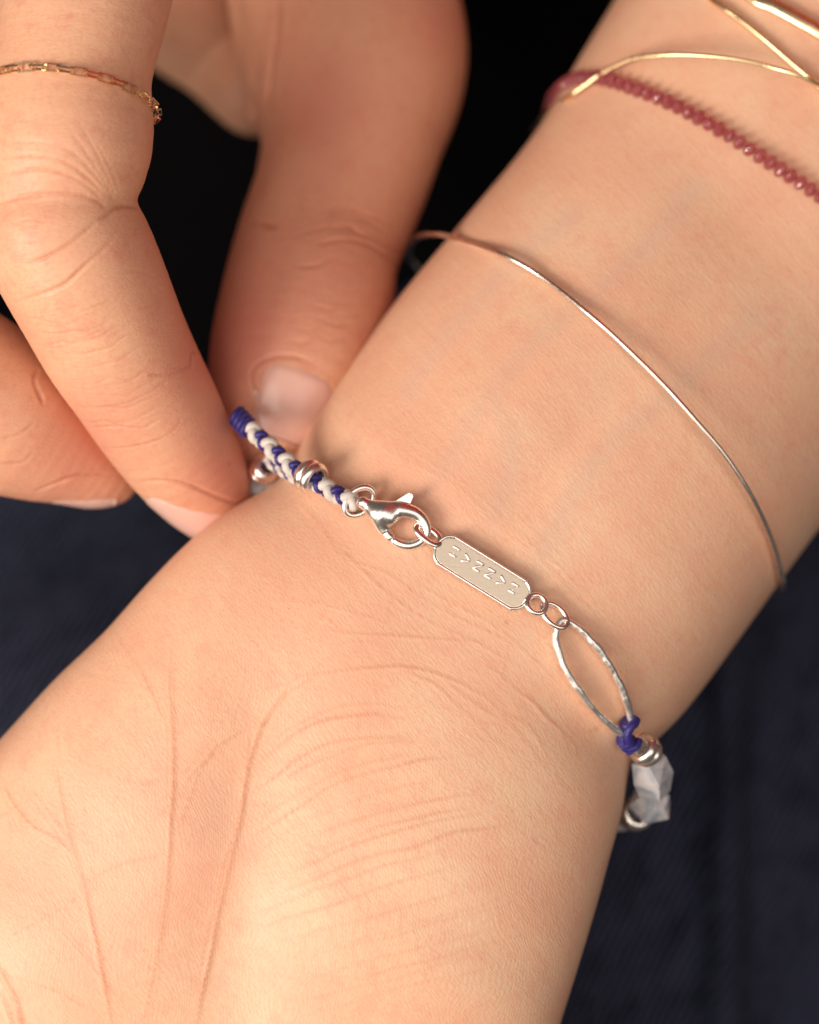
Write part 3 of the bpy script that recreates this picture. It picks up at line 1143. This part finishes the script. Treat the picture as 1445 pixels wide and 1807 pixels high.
    for cx, cy, r, a in ((330, 640, 70, .45), (390, 800, 80, .6), (400, 860, 70, .4), (265, 430, 60, .35), (280, 540, 60, .3), (430, 560, 110, .6), (500, 480, 200, .3), (600, 120, 200, .3),
                         (400, 650, 90, .4), (560, 200, 90, .45), (640, 480, 120, .25), (120, 840, 120, .5), (780, 40, 60, .5), (150, 760, 90, .3)):
        rud += a * np.exp(-((px[:, 0] - cx) ** 2 + (px[:, 1] - cy) ** 2) / r ** 2)
    at = o.data.attributes.new('ruddy', 'FLOAT', 'POINT')
    at.data.foreach_set('value', np.clip(rud, 0, 1).astype(np.float32))
    thing(o, 'hand with a fine gold chain ring, fingertips pinching the end of the braided cord', 'hand')
    return o, bvh_of(V, Q)


HAND, HAND_BVH = build_hand()


def nail(center, along, dorsal, length, width, lift=0.25, name='fingernail', mat=None):
    a = unit(along)
    d = np.asarray(dorsal, float)
    d = unit(d - a * (a @ d))
    b = np.cross(d, a)
    n, m = 26, 22
    U = np.linspace(-1, 1, n)
    W = np.linspace(-1, 1, m)
    top = np.zeros((n, m, 3))
    for i, u in enumerate(U):
        # rounded plate: narrower at the cuticle and at the free edge
        wv = width * 0.5 * (1 - 0.10 * max(u, 0) ** 2) * math.sqrt(max(1 - max(-u - 0.55, 0) ** 2 / 0.24, 0.08)) * math.sqrt(max(1 - max(u - 0.7, 0) ** 2 / 0.14, 0.2))
        for j, w in enumerate(W):
            o = center + a * (u * length * 0.5) + b * (w * wv)
            h = HAND_BVH.ray_cast(Vector(o + d * 22), Vector(-d), 45)
            q = np.array(h[0]) if h[0] is not None else o
            top[i, j] = q
    # smooth so skin creases do not print through
    for _ in range(6):
        top[1:-1] = 0.25 * top[:-2] + 0.5 * top[1:-1] + 0.25 * top[2:]
        top[:, 1:-1] = 0.25 * top[:, :-2] + 0.5 * top[:, 1:-1] + 0.25 * top[:, 2:]
    edge = np.minimum(1 - np.abs(W)[None], (1 + U)[:, None] * 0.8)
    up = lift * np.clip(edge / 0.22, 0, 1) - 0.14
    T = top + d * up[..., None]
    Bm = T - d * 0.4
    V = np.vstack([T.reshape(-1, 3), Bm.reshape(-1, 3)])
    i = np.arange(n - 1)[:, None] * m + np.arange(m - 1)[None]
    F = np.stack([i, i + m, i + m + 1, i + 1], -1).reshape(-1, 4)
    F = [tuple(r) for r in F.tolist()] + [tuple(k + n * m for k in reversed(r)) for r in F.tolist()]
    rim = [k for k in range(m)] + [k * m + m - 1 for k in range(1, n)] + [(n - 1) * m + k for k in range(m - 2, -1, -1)] + [k * m for k in range(n - 2, 0, -1)]
    for x in range(len(rim)):
        p, q = rim[x], rim[(x + 1) % len(rim)]
        F.append((q, p, p + n * m, q + n * m))
    return obj(name, (V, F), mat or NAIL, HAND)


nail(P(524, 706, -13), P(492, 765, -24) - P(532, 630, -26), (0.26, 0.10, 1.0), 9.8, 10.6, 0.36, mat=nail_mat('thumbnail', (0.70, 0.38, 0.31)))
nail(P(330, 888, -16), (0.80, -0.58, -0.15), (-0.55, -0.62, 0.55), 11.5, 8.5, 0.34)
nail(P(148, 866, -20), (0.95, -0.22, -0.05), (-0.15, -0.75, 0.55), 9.0, 5.6, 0.25)


# ------------------------------------------------------------------ the braided bracelet
BR = empty('bracelet', 'silver bracelet with blue and white braided cord, lobster clasp, stamped plate and grey stones', 'bracelet', on(ARM_BVH, 850, 1000, 0.3))
BRO = np.array(BR['org'])


def part(name, geo, mat, parent=None, smooth=True):
    p = BR if parent is None else parent
    o = obj(name, geo, mat, None, smooth)
    o.parent = p
    if p is BR:
        o.location = -BRO * S
    return o


def braid(path, R=0.59, rs=0.57, amp=0.19, pitch=3.5, phase=0.0, name='braided_cord'):
    path = spline(path, step=0.10)
    T, N, B = frames(path)
    s = np.concatenate([[0], np.cumsum(np.linalg.norm(np.diff(path, axis=0), axis=1))])
    core = part(name, tube_geo(path[::4], 0.42, 8), CORD_WHITE)
    for d, ph, mat in ((1, 0, CORD_BLUE), (1, math.pi, CORD_WHITE), (-1, 0.0, CORD_WHITE), (-1, math.pi, CORD_BLUE)):
        th = d * (2 * np.pi * s / pitch) + ph + (phase if d > 0 else -phase)
        tl = th if d > 0 else th
        r = R + d * amp * np.cos(2 * tl)
        c = path + N * (r * np.cos(th + 0.25 * np.pi))[:, None] + B * (r * np.sin(th + 0.25 * np.pi))[:, None]
        part('strand', tube_geo(c[::2], rs * (0.84 if mat is CORD_BLUE else 1.12), 9), mat, core)
    return core


def ringbead(center, axis, r, tube_r, gap, n=2, name='spacer_bead', mat=None):
    """fluted bead: n thick rings side by side on one sleeve"""
    a = unit(axis)
    x = unit(np.cross(a, [0.3, 0.2, 1.0]))
    y = np.cross(a, x)
    prof = []
    half = gap * (n - 1) / 2 + tube_r
    inner = r - tube_r * 1.25
    zz = np.linspace(-half, half, 16 * n)
    for z in zz:
        d = min(abs(z - gap * (k - (n - 1) / 2)) for k in range(n))
        prof.append((z, r - tube_r + math.sqrt(max(tube_r ** 2 - d ** 2, 0)) if d < tube_r else r - tube_r))
    prof = prof + [(half * 0.9, inner), (-half * 0.9, inner)]
    seg = 40
    th = np.linspace(0, 2 * np.pi, seg, endpoint=False)
    V = np.array([[center + a * z + (x * math.cos(t) + y * math.sin(t)) * q for t in th] for z, q in prof]).reshape(-1, 3)
    F = []
    m = len(prof)
    for i in range(m):
        i2 = (i + 1) % m
        for j in range(seg):
            j2 = (j + 1) % seg
            F.append((i * seg + j, i2 * seg + j, i2 * seg + j2, i * seg + j2))
    return part(name, (V, F), mat or SILVER)


def w(px, py, lift, z=None):
    return on(ARM_BVH, px, py, lift, z)


# cords
zc = w(632, 886, 1.4)[2]
upper = [P(436, 753, -9.2), P(455, 769, -8.4), P(480, 792, -7.0), P(515, 823, -5.0), P(548, 846, -3.0), P(580, 864, zc - 1.0), P(610, 879, zc), P(630, 889, zc)]
braid(upper)
lower = [P(472, 812, -15.0), P(490, 824, -12.5), P(512, 838, -9.0), P(532, 848, -5.6), P(548, 853, -4.0)]
braid(lower, R=0.42, rs=0.40, amp=0.14)
# knotted blue end held by the fingers
e0, e1 = P(420, 736, -10.0), P(442, 760, -9.0)
ax = unit(e1 - e0)
kn = part('end_knot', tube_geo(spline([P(414, 731, -10.5), P(420, 738, -10.2), P(428, 746, -9.8), P(436, 754, -9.2)], 14), np.array([0.5, 0.95, 1.12, 1.16, 1.16, 1.15, 1.15, 1.16, 1.15, 1.15, 1.15, 1.12, 1.0, .7]) * 1.08, 16), CORD_BLUE)
for t in (0.05, 0.35, 0.65, 0.95):
    c = P(418, 734, -10.4) + (P(438, 756, -9.1) - P(418, 734, -10.4)) * t
    xx = unit(np.cross(ax, [0, 0, 1.0]))
    yy = np.cross(ax, xx)
    th = np.linspace(0, 2 * np.pi, 28, endpoint=False)
    pth = c + np.outer(np.cos(th), xx) * 1.16 + np.outer(np.sin(th), yy) * 1.16 + np.outer(np.cos(th) * 0.3, ax)
    part('wrap', tube_geo(pth, 0.34, 8, True), CORD_BLUE, kn)
# slider bead with two swollen rings
ringbead(P(549, 842, -3.1), P(580, 864, -0.2) - P(525, 830, -4.2), 2.2, 0.72, 1.15, 2, 'slider_bead')
# silver spacer and round grey stone at the far end of the cord
ringbead(P(466, 829, -16.5), P(492, 815, -13.0) - P(455, 850, -19.0), 1.95, 0.75, 1.15, 2)


def gem(center, axis, length, rad, seed, sides=6, twist=0.5, name='stone_bead', mat=None, rings=4, flat=1.0, end=0.55, jit=0.10):
    """faceted stone as the hull of a few twisted rings of corners"""
    import bmesh
    r_ = np.random.default_rng(seed)
    a = unit(axis)
    x = unit(np.cross(a, [0.2, 0.35, 1.0]))
    y = np.cross(a, x)
    bm = bmesh.new()
    for i in range(rings):
        t = i / (rings - 1) * 2 - 1
        rr = rad * (end + (1 - end) * math.sqrt(max(1 - t * t, 0)))
        for j in range(sides):
            th = 2 * math.pi * (j + (0.5 if i % 2 else 0)) / sides + twist * i + r_.normal(0, 0.08)
            q = rr * (1 + r_.normal(0, jit))
            p = center + a * (t * length / 2 * (1 + r_.normal(0, 0.03))) + x * (q * math.cos(th)) + y * (q * math.sin(th) * flat)
            bm.verts.new(p)
    bmesh.ops.convex_hull(bm, input=bm.verts)
    bm.verts.ensure_lookup_table()
    used = [v for v in bm.verts if v.link_faces]
    ix = {v: k for k, v in enumerate(used)}
    V = np.array([v.co[:] for v in used])
    F = [tuple(ix[v] for v in f.verts) for f in bm.faces]
    bm.free()
    return V, F


part('stone_bead', gem(P(462, 855, -20.0), (0.4, -0.6, -0.4), 4.2, 2.5, 3, sides=9, rings=6, end=0.35, jit=0.02), STONE, smooth=False)

# jump ring through the end loop of the cord
jc = P(634, 885, zc + 0.1)


def oval_ring(c, ax_major, normal, a, b, r, flat=1.0, seg=12, n=48, name='jump_ring', mat=None, power=2.0):
    ax_major = unit(ax_major)
    nn = np.asarray(normal, float)
    nn = unit(nn - ax_major * (nn @ ax_major))
    ay = np.cross(nn, ax_major)
    th = np.linspace(0, 2 * np.pi, n, endpoint=False)
    cx = np.sign(np.cos(th)) * np.abs(np.cos(th)) ** (2 / power)
    cy = np.sign(np.sin(th)) * np.abs(np.sin(th)) ** (2 / power)
    pth = c + np.outer(cx * a, ax_major) + np.outer(cy * b, ay)
    return part(name, tube_geo(pth, r, seg, True, flat, up=nn), mat or SILVER)


oval_ring(jc, P(656, 864, 0) - P(611, 905, 0), (0.62, 0.25, 0.75), 2.15, 1.5, 0.42)

# lobster clasp modelled as one blended body
zk = w(700, 925, 1.5)[2]


def clasp():
    c0 = P(690, 925, zk)
    f = Field(c0 - [6.2, 5.2, 2.2], c0 + [6.2, 5.2, 2.2], 0.075, far=3.0)

    def nd(l):
        return np.array([[*P(a, b, zk + z), r] for a, b, z, r in l])
    f.chain(nd([(640, 887, 0.0, 0.78), (650, 893, 0.0, 0.84), (662, 899, 0.05, 1.18), (674, 906, 0.1, 1.55), (684, 911, 0.1, 1.5)]), 0.2, 0.3, 1.5)
    f.chain(nd([(668, 900, 0.1, 1.0), (686, 901, 0.1, 1.2), (703, 900, 0.1, 1.15), (719, 902, 0.05, 1.02), (735, 908, 0.0, 0.88), (747, 920, 0.0, 0.74), (752, 934, 0.0, 0.66), (749, 948, 0.0, 0.62), (738, 958, 0.0, 0.62), (722, 963, 0, 0.62), (706, 960, 0, 0.60), (696, 954, 0, 0.56)]), 0.5, 0.3, 1.5)
    f.chain(nd([(660, 906, 0.05, 0.9), (670, 922, 0.05, 0.95), (678, 935, 0.0, 0.80)]), 0.5, 0.3, 1.5)
    # the hollow of the hook
    f.chain(nd([(703, 935, 0, 1.0), (716, 932, 0, 1.4), (727, 935, 0, 1.15)]), 0.1, 0.3, 1.5, sub=True)
    V, Q = f.mesh(3)
    return part('lobster_clasp', (V, Q), SILVER)


CL = clasp()
g = tube_geo(spline([P(677, 933, zk), P(684, 944, zk), P(692, 952, zk)], 12), [.6, .66, .68, .68, .68, .68, .68, .68, .67, .66, .62, .4], 14)
part('gate', g, SILVER, CL)


def prism(outline, thick, up):
    o = np.asarray(outline, float)
    n = len(o)
    b = o - np.asarray(up) * thick
    F = [tuple(range(n - 1, -1, -1)), tuple(range(n, 2 * n))] + [(i, (i + 1) % n, n + (i + 1) % n, n + i) for i in range(n)]
    return np.vstack([o, b]), F


part('lever', prism([P(698, 884, zk + .1), P(716, 873, zk + .1), P(721, 870, zk + .1), P(727, 872, zk + .1), P(729, 876, zk + .1), P(724, 888, zk + .1), P(722, 893, zk + .1), P(704, 893, zk + .1)], 0.35, (0, 0, 1)), SILVER, CL, smooth=False)

# link from clasp to plate
d_pl = unit(P(925, 1055, 0) - P(775, 958, 0))
zl = w(757, 942, 1.3)[2]
oval_ring(P(756, 943, zl + 0.15), P(776, 958, 0) - P(738, 929, 0), (0.35, 0.55, 0.75), 1.75, 0.95, 0.30, flat=1.5, power=2.6, name='link')

# stamped plate
pa, pb = w(784, 970, 1.1), w(916, 1052, 1.1)
ex = unit(pb - pa)
sn = hit(ARM_BVH, 850, 1010)[1]
en = unit(np.array([0.05, 0.17, 1.0]))
en = unit(en - ex * (en @ ex))
ey = np.cross(en, ex)                 # towards the upper right edge
pc = (pa + pb) / 2 + en * 0.45


def plate():
    L2, W2, cr_ = 6.75, 2.12, 1.9
    out = []
    rr = np.random.default_rng(5)
    for cx, cy, a0 in ((L2 - cr_, W2 - cr_, 0), (-L2 + cr_, W2 - cr_, 90), (-L2 + cr_, -W2 + cr_, 180), (L2 - cr_, -W2 + cr_, 270)):
        for k in range(13):
            a = math.radians(a0 + 90 * k / 12)
            out.append((cx + cr_ * math.cos(a), cy + cr_ * math.sin(a)))
    o2 = []
    for i in range(len(out)):
        a, b = np.array(out[i]), np.array(out[(i + 1) % len(out)])
        k = max(1, int(np.linalg.norm(b - a) / 0.45))
        for t in range(k):
            o2.append(a + (b - a) * t / k)
    o2 = np.array(o2)
    n = len(o2)
    nrm = unit(np.stack([np.roll(o2, -1, 0)[:, 1] - np.roll(o2, 1, 0)[:, 1], -(np.roll(o2, -1, 0)[:, 0] - np.roll(o2, 1, 0)[:, 0])], 1))
    o2 = o2 + nrm * rr.normal(0, 0.022, (n, 1))
    V, F = [], []
    for off, h in ((-0.34, 0.0), (-0.16, -0.04), (-0.05, -0.16), (0.0, -0.34), (-0.03, -0.62), (-0.20, -0.75)):
        for k in range(n):
            q = o2[k] + nrm[k] * off
            V.append(pc + ex * q[0] + ey * q[1] + en * h)
    for r_ in range(5):
        for k in range(n):
            k2 = (k + 1) % n
            F.append((r_ * n + k, r_ * n + n + k, r_ * n + n + k2, r_ * n + k2))
    F.append(tuple(range(n)))
    F.append(tuple(reversed(range(5 * n, 6 * n))))
    return np.array(V), F


LETTER = metal('glint_letters', (1.0, 0.97, 0.92), 0.5)  # glints of the stamped strokes put into the colour as near-white metal
PLATE = part('name_plate', plate(), SILVER_MATTE, smooth=False)
rim_path = []
for cx_, cy_, a0_ in ((4.85, 0.22, 0), (-4.85, 0.22, 90), (-4.85, -0.22, 180), (4.85, -0.22, 270)):
    for k_ in range(12):
        t_ = math.radians(a0_ + 90 * k_ / 11)
        rim_path.append(pc + ex * (cx_ + 1.80 * math.cos(t_)) + ey * (cy_ + 1.80 * math.sin(t_)) - en * 0.10)
part('rim', tube_geo(spline(rim_path, 160, True), 0.21, 10, True), SILVER, PLATE)
STROKES = {
    'H': [((-.5, 0), (-.5, 1)), ((.5, 0), (.5, 1)), ((-.5, .5), (.5, .5))],
    'A': [((-.55, 0), (0, 1)), ((.55, 0), (0, 1)), ((-.32, .36), (.32, .36))],
    'N': [((-.5, 0), (-.5, 1)), ((.5, 0), (.5, 1)), ((-.5, 1), (.5, 0))],
}
# the word runs down the plate, each letter's top towards its right-hand end
word = 'HANNAH'
for i, ch in enumerate(word):
    s0 = 4.5 - i * 1.74
    geos = []
    for (x0, y0), (x1, y1) in STROKES[ch]:
        a = np.array([x0 * 1.05, y0 * 1.02])
        b = np.array([x1 * 1.05, y1 * 1.02])
        # letter up = +ex, letter right = -ey (towards the lower left)
        thin = 0.5 if abs(y0 - y1) < 0.01 else 1.0
        pa_ = pc + ex * (s0 + a[1] - 0.6) - ey * a[0] + ey * 0.42 + en * 0.02
        pb_ = pc + ex * (s0 + b[1] - 0.6) - ey * b[0] + ey * 0.42 + en * 0.02
        geos.append(tube_geo(np.linspace(pa_, pb_, 5), np.array([0.13, 0.16, 0.16, 0.16, 0.13]) * thin, 8, flat=0.45, up=ey * 0.6 + ex * 0.35))
    part('letter', join_geo(*geos), LETTER, PLATE)
# eye at the end of the plate
oval_ring(P(947, 1066, pb[2] + 0.5), ex, en + 0.25 * ey, 1.25, 1.2, 0.36, name='plate_eye')
part('plate_neck', tube_geo(spline([pc + ex * 6.3, pc + ex * 6.9, P(936, 1060, pb[2] + .45)], 8), 0.42, 10), SILVER)
zz = w(980, 1086, 1.2)[2]
oval_ring(P(979, 1086, zz + 0.3), P(1003, 1106, 0) - P(957, 1064, 0), (0.25, 0.45, 0.85), 1.95, 1.25, 0.36, name='link')

# long hammered oval
lp = [(990, 1096), (980, 1118), (986, 1150), (1000, 1185), (1022, 1218), (1048, 1252), (1078, 1281), (1098, 1293), (1110, 1290), (1113, 1272), (1106, 1240), (1092, 1204), (1072, 1168), (1046, 1133), (1018, 1106), (1003, 1097)]
loop = spline([w(x, y, 1.25) if i not in (7, 8, 9) else w(x, y, 1.4) for i, (x, y) in enumerate(lp)], 150, True)
zs = loop[:, 2].copy()
for _ in range(40):
    zs = 0.25 * np.roll(zs, 1) + 0.5 * zs + 0.25 * np.roll(zs, -1)
loop[:, 2] = zs
wob = 1 + 0.10 * np.sin(np.arange(150)[:, None] * 0.55 + np.linspace(0, 6, 12)[None]) * rng.uniform(0.4, 1, (150, 1)) + rng.normal(0, 0.05, (150, 12))
part('oval_loop', tube_geo(loop, 0.60 + 0.07 * np.sin(np.arange(150) * 0.21), 12, True, 0.85, up=(0, 0, 1), wob=wob), SILVER_HAMMERED)

# blue knot, spacer and stones at the lower end
zt = w(1100, 1290, 0)[2]


def circ(c, axis, r, n=26, e=1.0):
    a = unit(axis)
    x = unit(np.cross(a, [0.1, 0.2, 1.0]))
    y = np.cross(a, x)
    th = np.linspace(0, 2 * np.pi, n, endpoint=False)
    return c + np.outer(np.cos(th) * r, x) + np.outer(np.sin(th) * r * e, y)


zt += 1.6
kd = unit(P(1118, 1325, zt - 3) - P(1108, 1268, zt))
g1 = tube_geo(circ(P(1111, 1275, zt), kd, 0.78, e=0.95), 0.56, 12, True)
g2 = tube_geo(circ(P(1106, 1308, zt - 0.8), kd + [-.35, .1, 0], 0.9), 0.56, 12, True)
g3 = tube_geo(spline([P(1124, 1268, zt + .5), P(1114, 1282, zt + 1.1), P(1108, 1296, zt + .9), P(1112, 1312, zt + .2), P(1122, 1322, zt - 1.5)], 22), 0.55, 12)
g4 = tube_geo(spline([P(1098, 1300, zt + .3), P(1104, 1322, zt - .2), P(1122, 1318, zt - 0.2), P(1128, 1304, zt - .6)], 20), 0.5, 12)
g5 = tube_geo(spline([P(1122, 1316, zt - 1), P(1112, 1326, zt - 1.4), P(1105, 1331, zt - 1.8)], 10), [.5, .5, .5, .5, .5, .5, .48, .42, .3, .1], 12)
part('cord_knot', join_geo(g1, g2, g3, g4, g5), CORD_BLUE)
bax = P(1166, 1342, zt - 6.5) - P(1118, 1312, zt - 2.5)
ringbead(P(1140, 1325, zt - 3.6), bax, 2.0, 0.8, 1.2, 2)
part('stone_bead', gem(P(1147, 1368, zt - 7.5), P(1155, 1420, -20) - P(1140, 1318, -15), 5.6, 3.0, 11, sides=5, twist=0.55, rings=3, end=0.72, jit=0.06), STONE, smooth=False)
part('stone_bead', gem(P(1148, 1418, zt - 11.5), P(1130, 1445, -28) - P(1158, 1395, -20), 4.6, 3.0, 4, sides=6, twist=0.4, rings=3, end=0.66, jit=0.05), STONE, smooth=False)
ringbead(P(1122, 1436, zt - 15.0), P(1100, 1442, -32) - P(1135, 1425, -24), 2.3, 0.85, 1.2, 2)
part('stone_bead', gem(P(1092, 1436, zt - 19.0), P(1070, 1440, -34) - P(1110, 1430, -28), 4.8, 3.0, 9, sides=6, rings=3, end=0.6), STONE, smooth=False)


# ------------------------------------------------------------------ bangles
def bangle(name, pts, r, mat, label, flat=1.0, group=None, up=None, n=260):
    path = spline(np.array(pts), n, True)
    o = obj(name, tube_geo(path, r, 12, True, flat, up=up), mat)
    return thing(o, label, 'bangle', group)


def arc(pts, lift):
    return [w(x, y, l if isinstance(lift, (list, tuple)) else lift, z) for (x, y, *zz_), l in zip(pts, lift if isinstance(lift, (list, tuple)) else [lift] * len(pts)) for z in [zz_[0] if zz_ else -25]]


A_pts = [(800, 419), (880, 446), (960, 491), (1040, 555), (1100, 609), (1170, 678), (1230, 745), (1282, 808), (1328, 880), (1360, 950)]
a_up = arc(A_pts, [2.2, 1.4, 0.9, 1.2, 1.5, 2.0, 2.4, 2.6, 2.4, 1.8])
zl_, zr_ = a_up[0][2], a_up[-1][2]
bangle('bangle', a_up + [P(1378, 1010, zr_ - 5), P(1381, 1032, zr_ - 11), P(1360, 1030, -46), P(1230, 930, -58), P(1000, 740, -62), P(830, 570, -58), P(735, 470, -50), P(722, 440, -42), P(738, 418, -34), P(768, 414, zl_ - 3)], 0.36, ROSE,
       'thin pinkish silver wire bangle lying across the middle of the forearm')
B_pts = [(1060, 131), (1110, 106), (1160, 98), (1210, 97), (1280, 102), (1350, 116), (1445, 150)]
b_up = arc(B_pts, [2.2, 3.2, 3.6, 3.8, 3.8, 3.2, 2.4])
bangle('bangle', b_up + [P(1600, 250, -30), P(1690, 400, -44), P(1640, 470, -66), P(1450, 400, -78), P(1200, 290, -80), P(1020, 240, -74), P(946, 236, -62), P(949, 222, -50), P(960, 203, -39.5), P(976, 190, -34.5), w(1004, 170, 1.8), w(1030, 152, 1.8)], 0.30, GOLD,
       'gold wire bangle arching over the pink bead strand', group='gold bangles on the forearm')
C_pts = [(1262, 4), (1300, 30), (1345, 66), (1390, 105), (1424, 134)]
c_up = arc(C_pts, [1.0, 0.9, 0.8, 0.8, 0.8])
bangle('bangle', [w(1120, -100, 0.9), w(1190, -50, 0.9)] + c_up + [w(1475, 180, 1.0), w(1560, 280, 1.2), P(1700, 460, -44), P(1690, 520, -66), P(1500, 380, -82), P(1250, 130, -84), P(1060, -60, -74), P(1040, -120, -52), P(1075, -122, -40)], 0.36, GOLD,
       'straight gold wire bangle running under the arched gold one', group='gold bangles on the forearm')
D_pts = [(1326, -8), (1370, 12), (1410, 34), (1450, 58)]
d_up = arc(D_pts, [1.0, 1.0, 1.0, 1.0])
bangle('bangle', [w(1230, -75, 1.0)] + d_up + [w(1560, 130, 1.2), w(1680, 250, 1.2), P(1830, 440, -50), P(1820, 480, -72), P(1600, 320, -88), P(1350, 60, -90), P(1150, -150, -76), P(1150, -190, -54), P(1180, -140, -38)], 0.42, GOLD,
       'broad flat gold bangle in the upper right corner of the picture', flat=2.3, group='gold bangles on the forearm', up=(0.1, 0.1, 1))


# ------------------------------------------------------------------ pink bead strand
def bead_geo(r, seed):
    r_ = np.random.default_rng(seed)
    V, F = [], []
    rings, seg = 6, 7
    for i in range(rings):
        t = -0.86 + 1.72 * i / (rings - 1)
        q = math.sqrt(1 - t * t * 0.98)
        for j in range(seg):
            th = 2 * math.pi * (j + 0.5 * (i % 2)) / seg
            V.append((q * r * math.cos(th), q * r * math.sin(th), t * r * 0.72))
    for i in range(rings - 1):
        for j in range(seg):
            j2 = (j + 1) % seg
            a, b, c, d = i * seg + j, i * seg + j2, (i + 1) * seg + j2, (i + 1) * seg + j
            if i % 2 == 0:
                F += [(a, b, d), (b, c, d)]
            else:
                F += [(a, b, c), (a, c, d)]
    F.append(tuple(reversed(range(seg))))
    F.append(tuple((rings - 1) * seg + j for j in range(seg)))
    return np.array(V), F


def bead_strand():
    vis = [(1022, 139), (1050, 137), (1080, 143), (1110, 153), (1150, 168), (1195, 188), (1240, 212), (1285, 238), (1330, 268), (1375, 298), (1415, 325), (1455, 352), (1510, 395), (1570, 450), (1620, 510)]
    up_ = [w(x, y, 0.75) for x, y in vis]
    path = [P(972, 215, -52), P(972, 190, -48), P(982, 168, -43), P(1000, 148, up_[0][2] - 5)] + up_
    path = np.array(path)
    q = spline(path, step=0.05)
    s = np.concatenate([[0], np.cumsum(np.linalg.norm(np.diff(q, axis=0), axis=1))])
    root = empty('bead_bracelet', 'strand of small faceted pink beads round the forearm', 'bracelet', path[8])
    ro = np.array(root['org'])
    t_ = part('thread', tube_geo(spline(path, 120), 0.07, 6), plain('pink_thread', (0.55, 0.22, 0.22), 0.7), root)
    t_.location = -ro * S
    V, F = bead_geo(1.08, 1)
    me = bpy.data.meshes.new('bead')
    me.from_pydata((V * S).tolist(), [], F)
    me.materials.append(GARNET)
    me.update()
    k = 0.0
    while k < s[-1]:
        c = np.array([np.interp(k, s, q[:, j]) for j in range(3)])
        c2 = np.array([np.interp(k + 0.1, s, q[:, j]) for j in range(3)])
        o = bpy.data.objects.new('bead', me)
        COL.objects.link(o)
        o.parent = root
        rot = Vector(c2 - c).to_track_quat('Z', 'Y').to_matrix() @ Matrix.Rotation(random.uniform(0, 6.3), 3, 'Z') @ Matrix.Rotation(random.uniform(-.12, .12), 3, 'X')
        o.matrix_local = Matrix.Translation((c - ro) * S) @ rot.to_4x4() @ Matrix.Scale(random.uniform(0.95, 1.06), 4)
        k += 1.58


bead_strand()


# ------------------------------------------------------------------ chain ring on the index finger
def chain_ring():
    a = hit(HAND_BVH, 5, 129)[0]
    b = hit(HAND_BVH, 150, 132)[0]
    c = P(264, 203, 0.0)
    nrm = unit(np.cross(b - a, c - a))
    ctr = P(128, 150, 0.5)
    ctr = ctr - nrm * (nrm @ (ctr - a))
    x = unit(b - ctr)
    y = np.cross(nrm, x)
    pts = []
    for th in np.linspace(0, 2 * np.pi, 120, endpoint=False):
        d = x * math.cos(th) + y * math.sin(th)
        h = HAND_BVH.ray_cast(Vector(ctr + d * 18), Vector(-d), 30)
        if h[0] is None:
            continue
        pts.append(np.array(h[0]) + d * 0.58)
    pts = np.array(pts)
    for _ in range(6):
        pts = 0.25 * np.roll(pts, 1, 0) + 0.5 * pts + 0.25 * np.roll(pts, -1, 0)
    n = 42
    L = np.linalg.norm(np.roll(pts, -1, 0) - pts, axis=1).sum()
    n = int(round(L / 1.76 / 2)) * 2
    q = spline(pts, n * 2, True)
    root = empty('chain_ring', 'fine gold box chain ring on the index finger', 'ring', ctr)
    ro = np.array(root['org'])
    # one open rectangular link: four flat bars
    hl, hw, bt, bd = 1.06, 0.58, 0.14, 0.14
    out = [(-hl, -hw), (hl, -hw), (hl, hw), (-hl, hw)]
    inn = [(-hl + bt, -hw + bt), (hl - bt, -hw + bt), (hl - bt, hw - bt), (-hl + bt, hw - bt)]
    V = [(x_, y_, z_) for z_ in (bd, -bd) for ring_ in (out, inn) for x_, y_ in ring_]
    F = []
    for k in range(4):
        k2 = (k + 1) % 4
        F += [(k, k2, 4 + k2, 4 + k), (8 + k2, 8 + k, 12 + k, 12 + k2), (k2, k, 8 + k, 8 + k2), (4 + k, 4 + k2, 12 + k2, 12 + k)]
    me = bpy.data.meshes.new('link')
    me.from_pydata((np.array(V) * S).tolist(), [], F)
    me.materials.append(GOLD_RING)
    me.update()
    for i in range(n):
        p0, p1 = q[(2 * i) % len(q)], q[(2 * i + 1) % len(q)]
        t = unit(q[(2 * i + 2) % len(q)] - q[(2 * i) % len(q)])
        up = unit(p1 - ctr)
        up = unit(up - t * (up @ t))
        sd = np.cross(up, t)
        roll = random.uniform(-0.34, 0.34) + (0 if i % 2 else math.pi / 2)
        u2 = up * math.cos(roll) + sd * math.sin(roll)
        s2 = np.cross(u2, t)
        M = Matrix(((t[0], s2[0], u2[0], (p1 - ro)[0] * S), (t[1], s2[1], u2[1], (p1 - ro)[1] * S), (t[2], s2[2], u2[2], (p1 - ro)[2] * S), (0, 0, 0, 1)))
        o = bpy.data.objects.new('link', me)
        COL.objects.link(o)
        o.parent = root
        o.matrix_local = M


chain_ring()
for o in bpy.data.objects:
    if 'org' in o:
        del o['org']
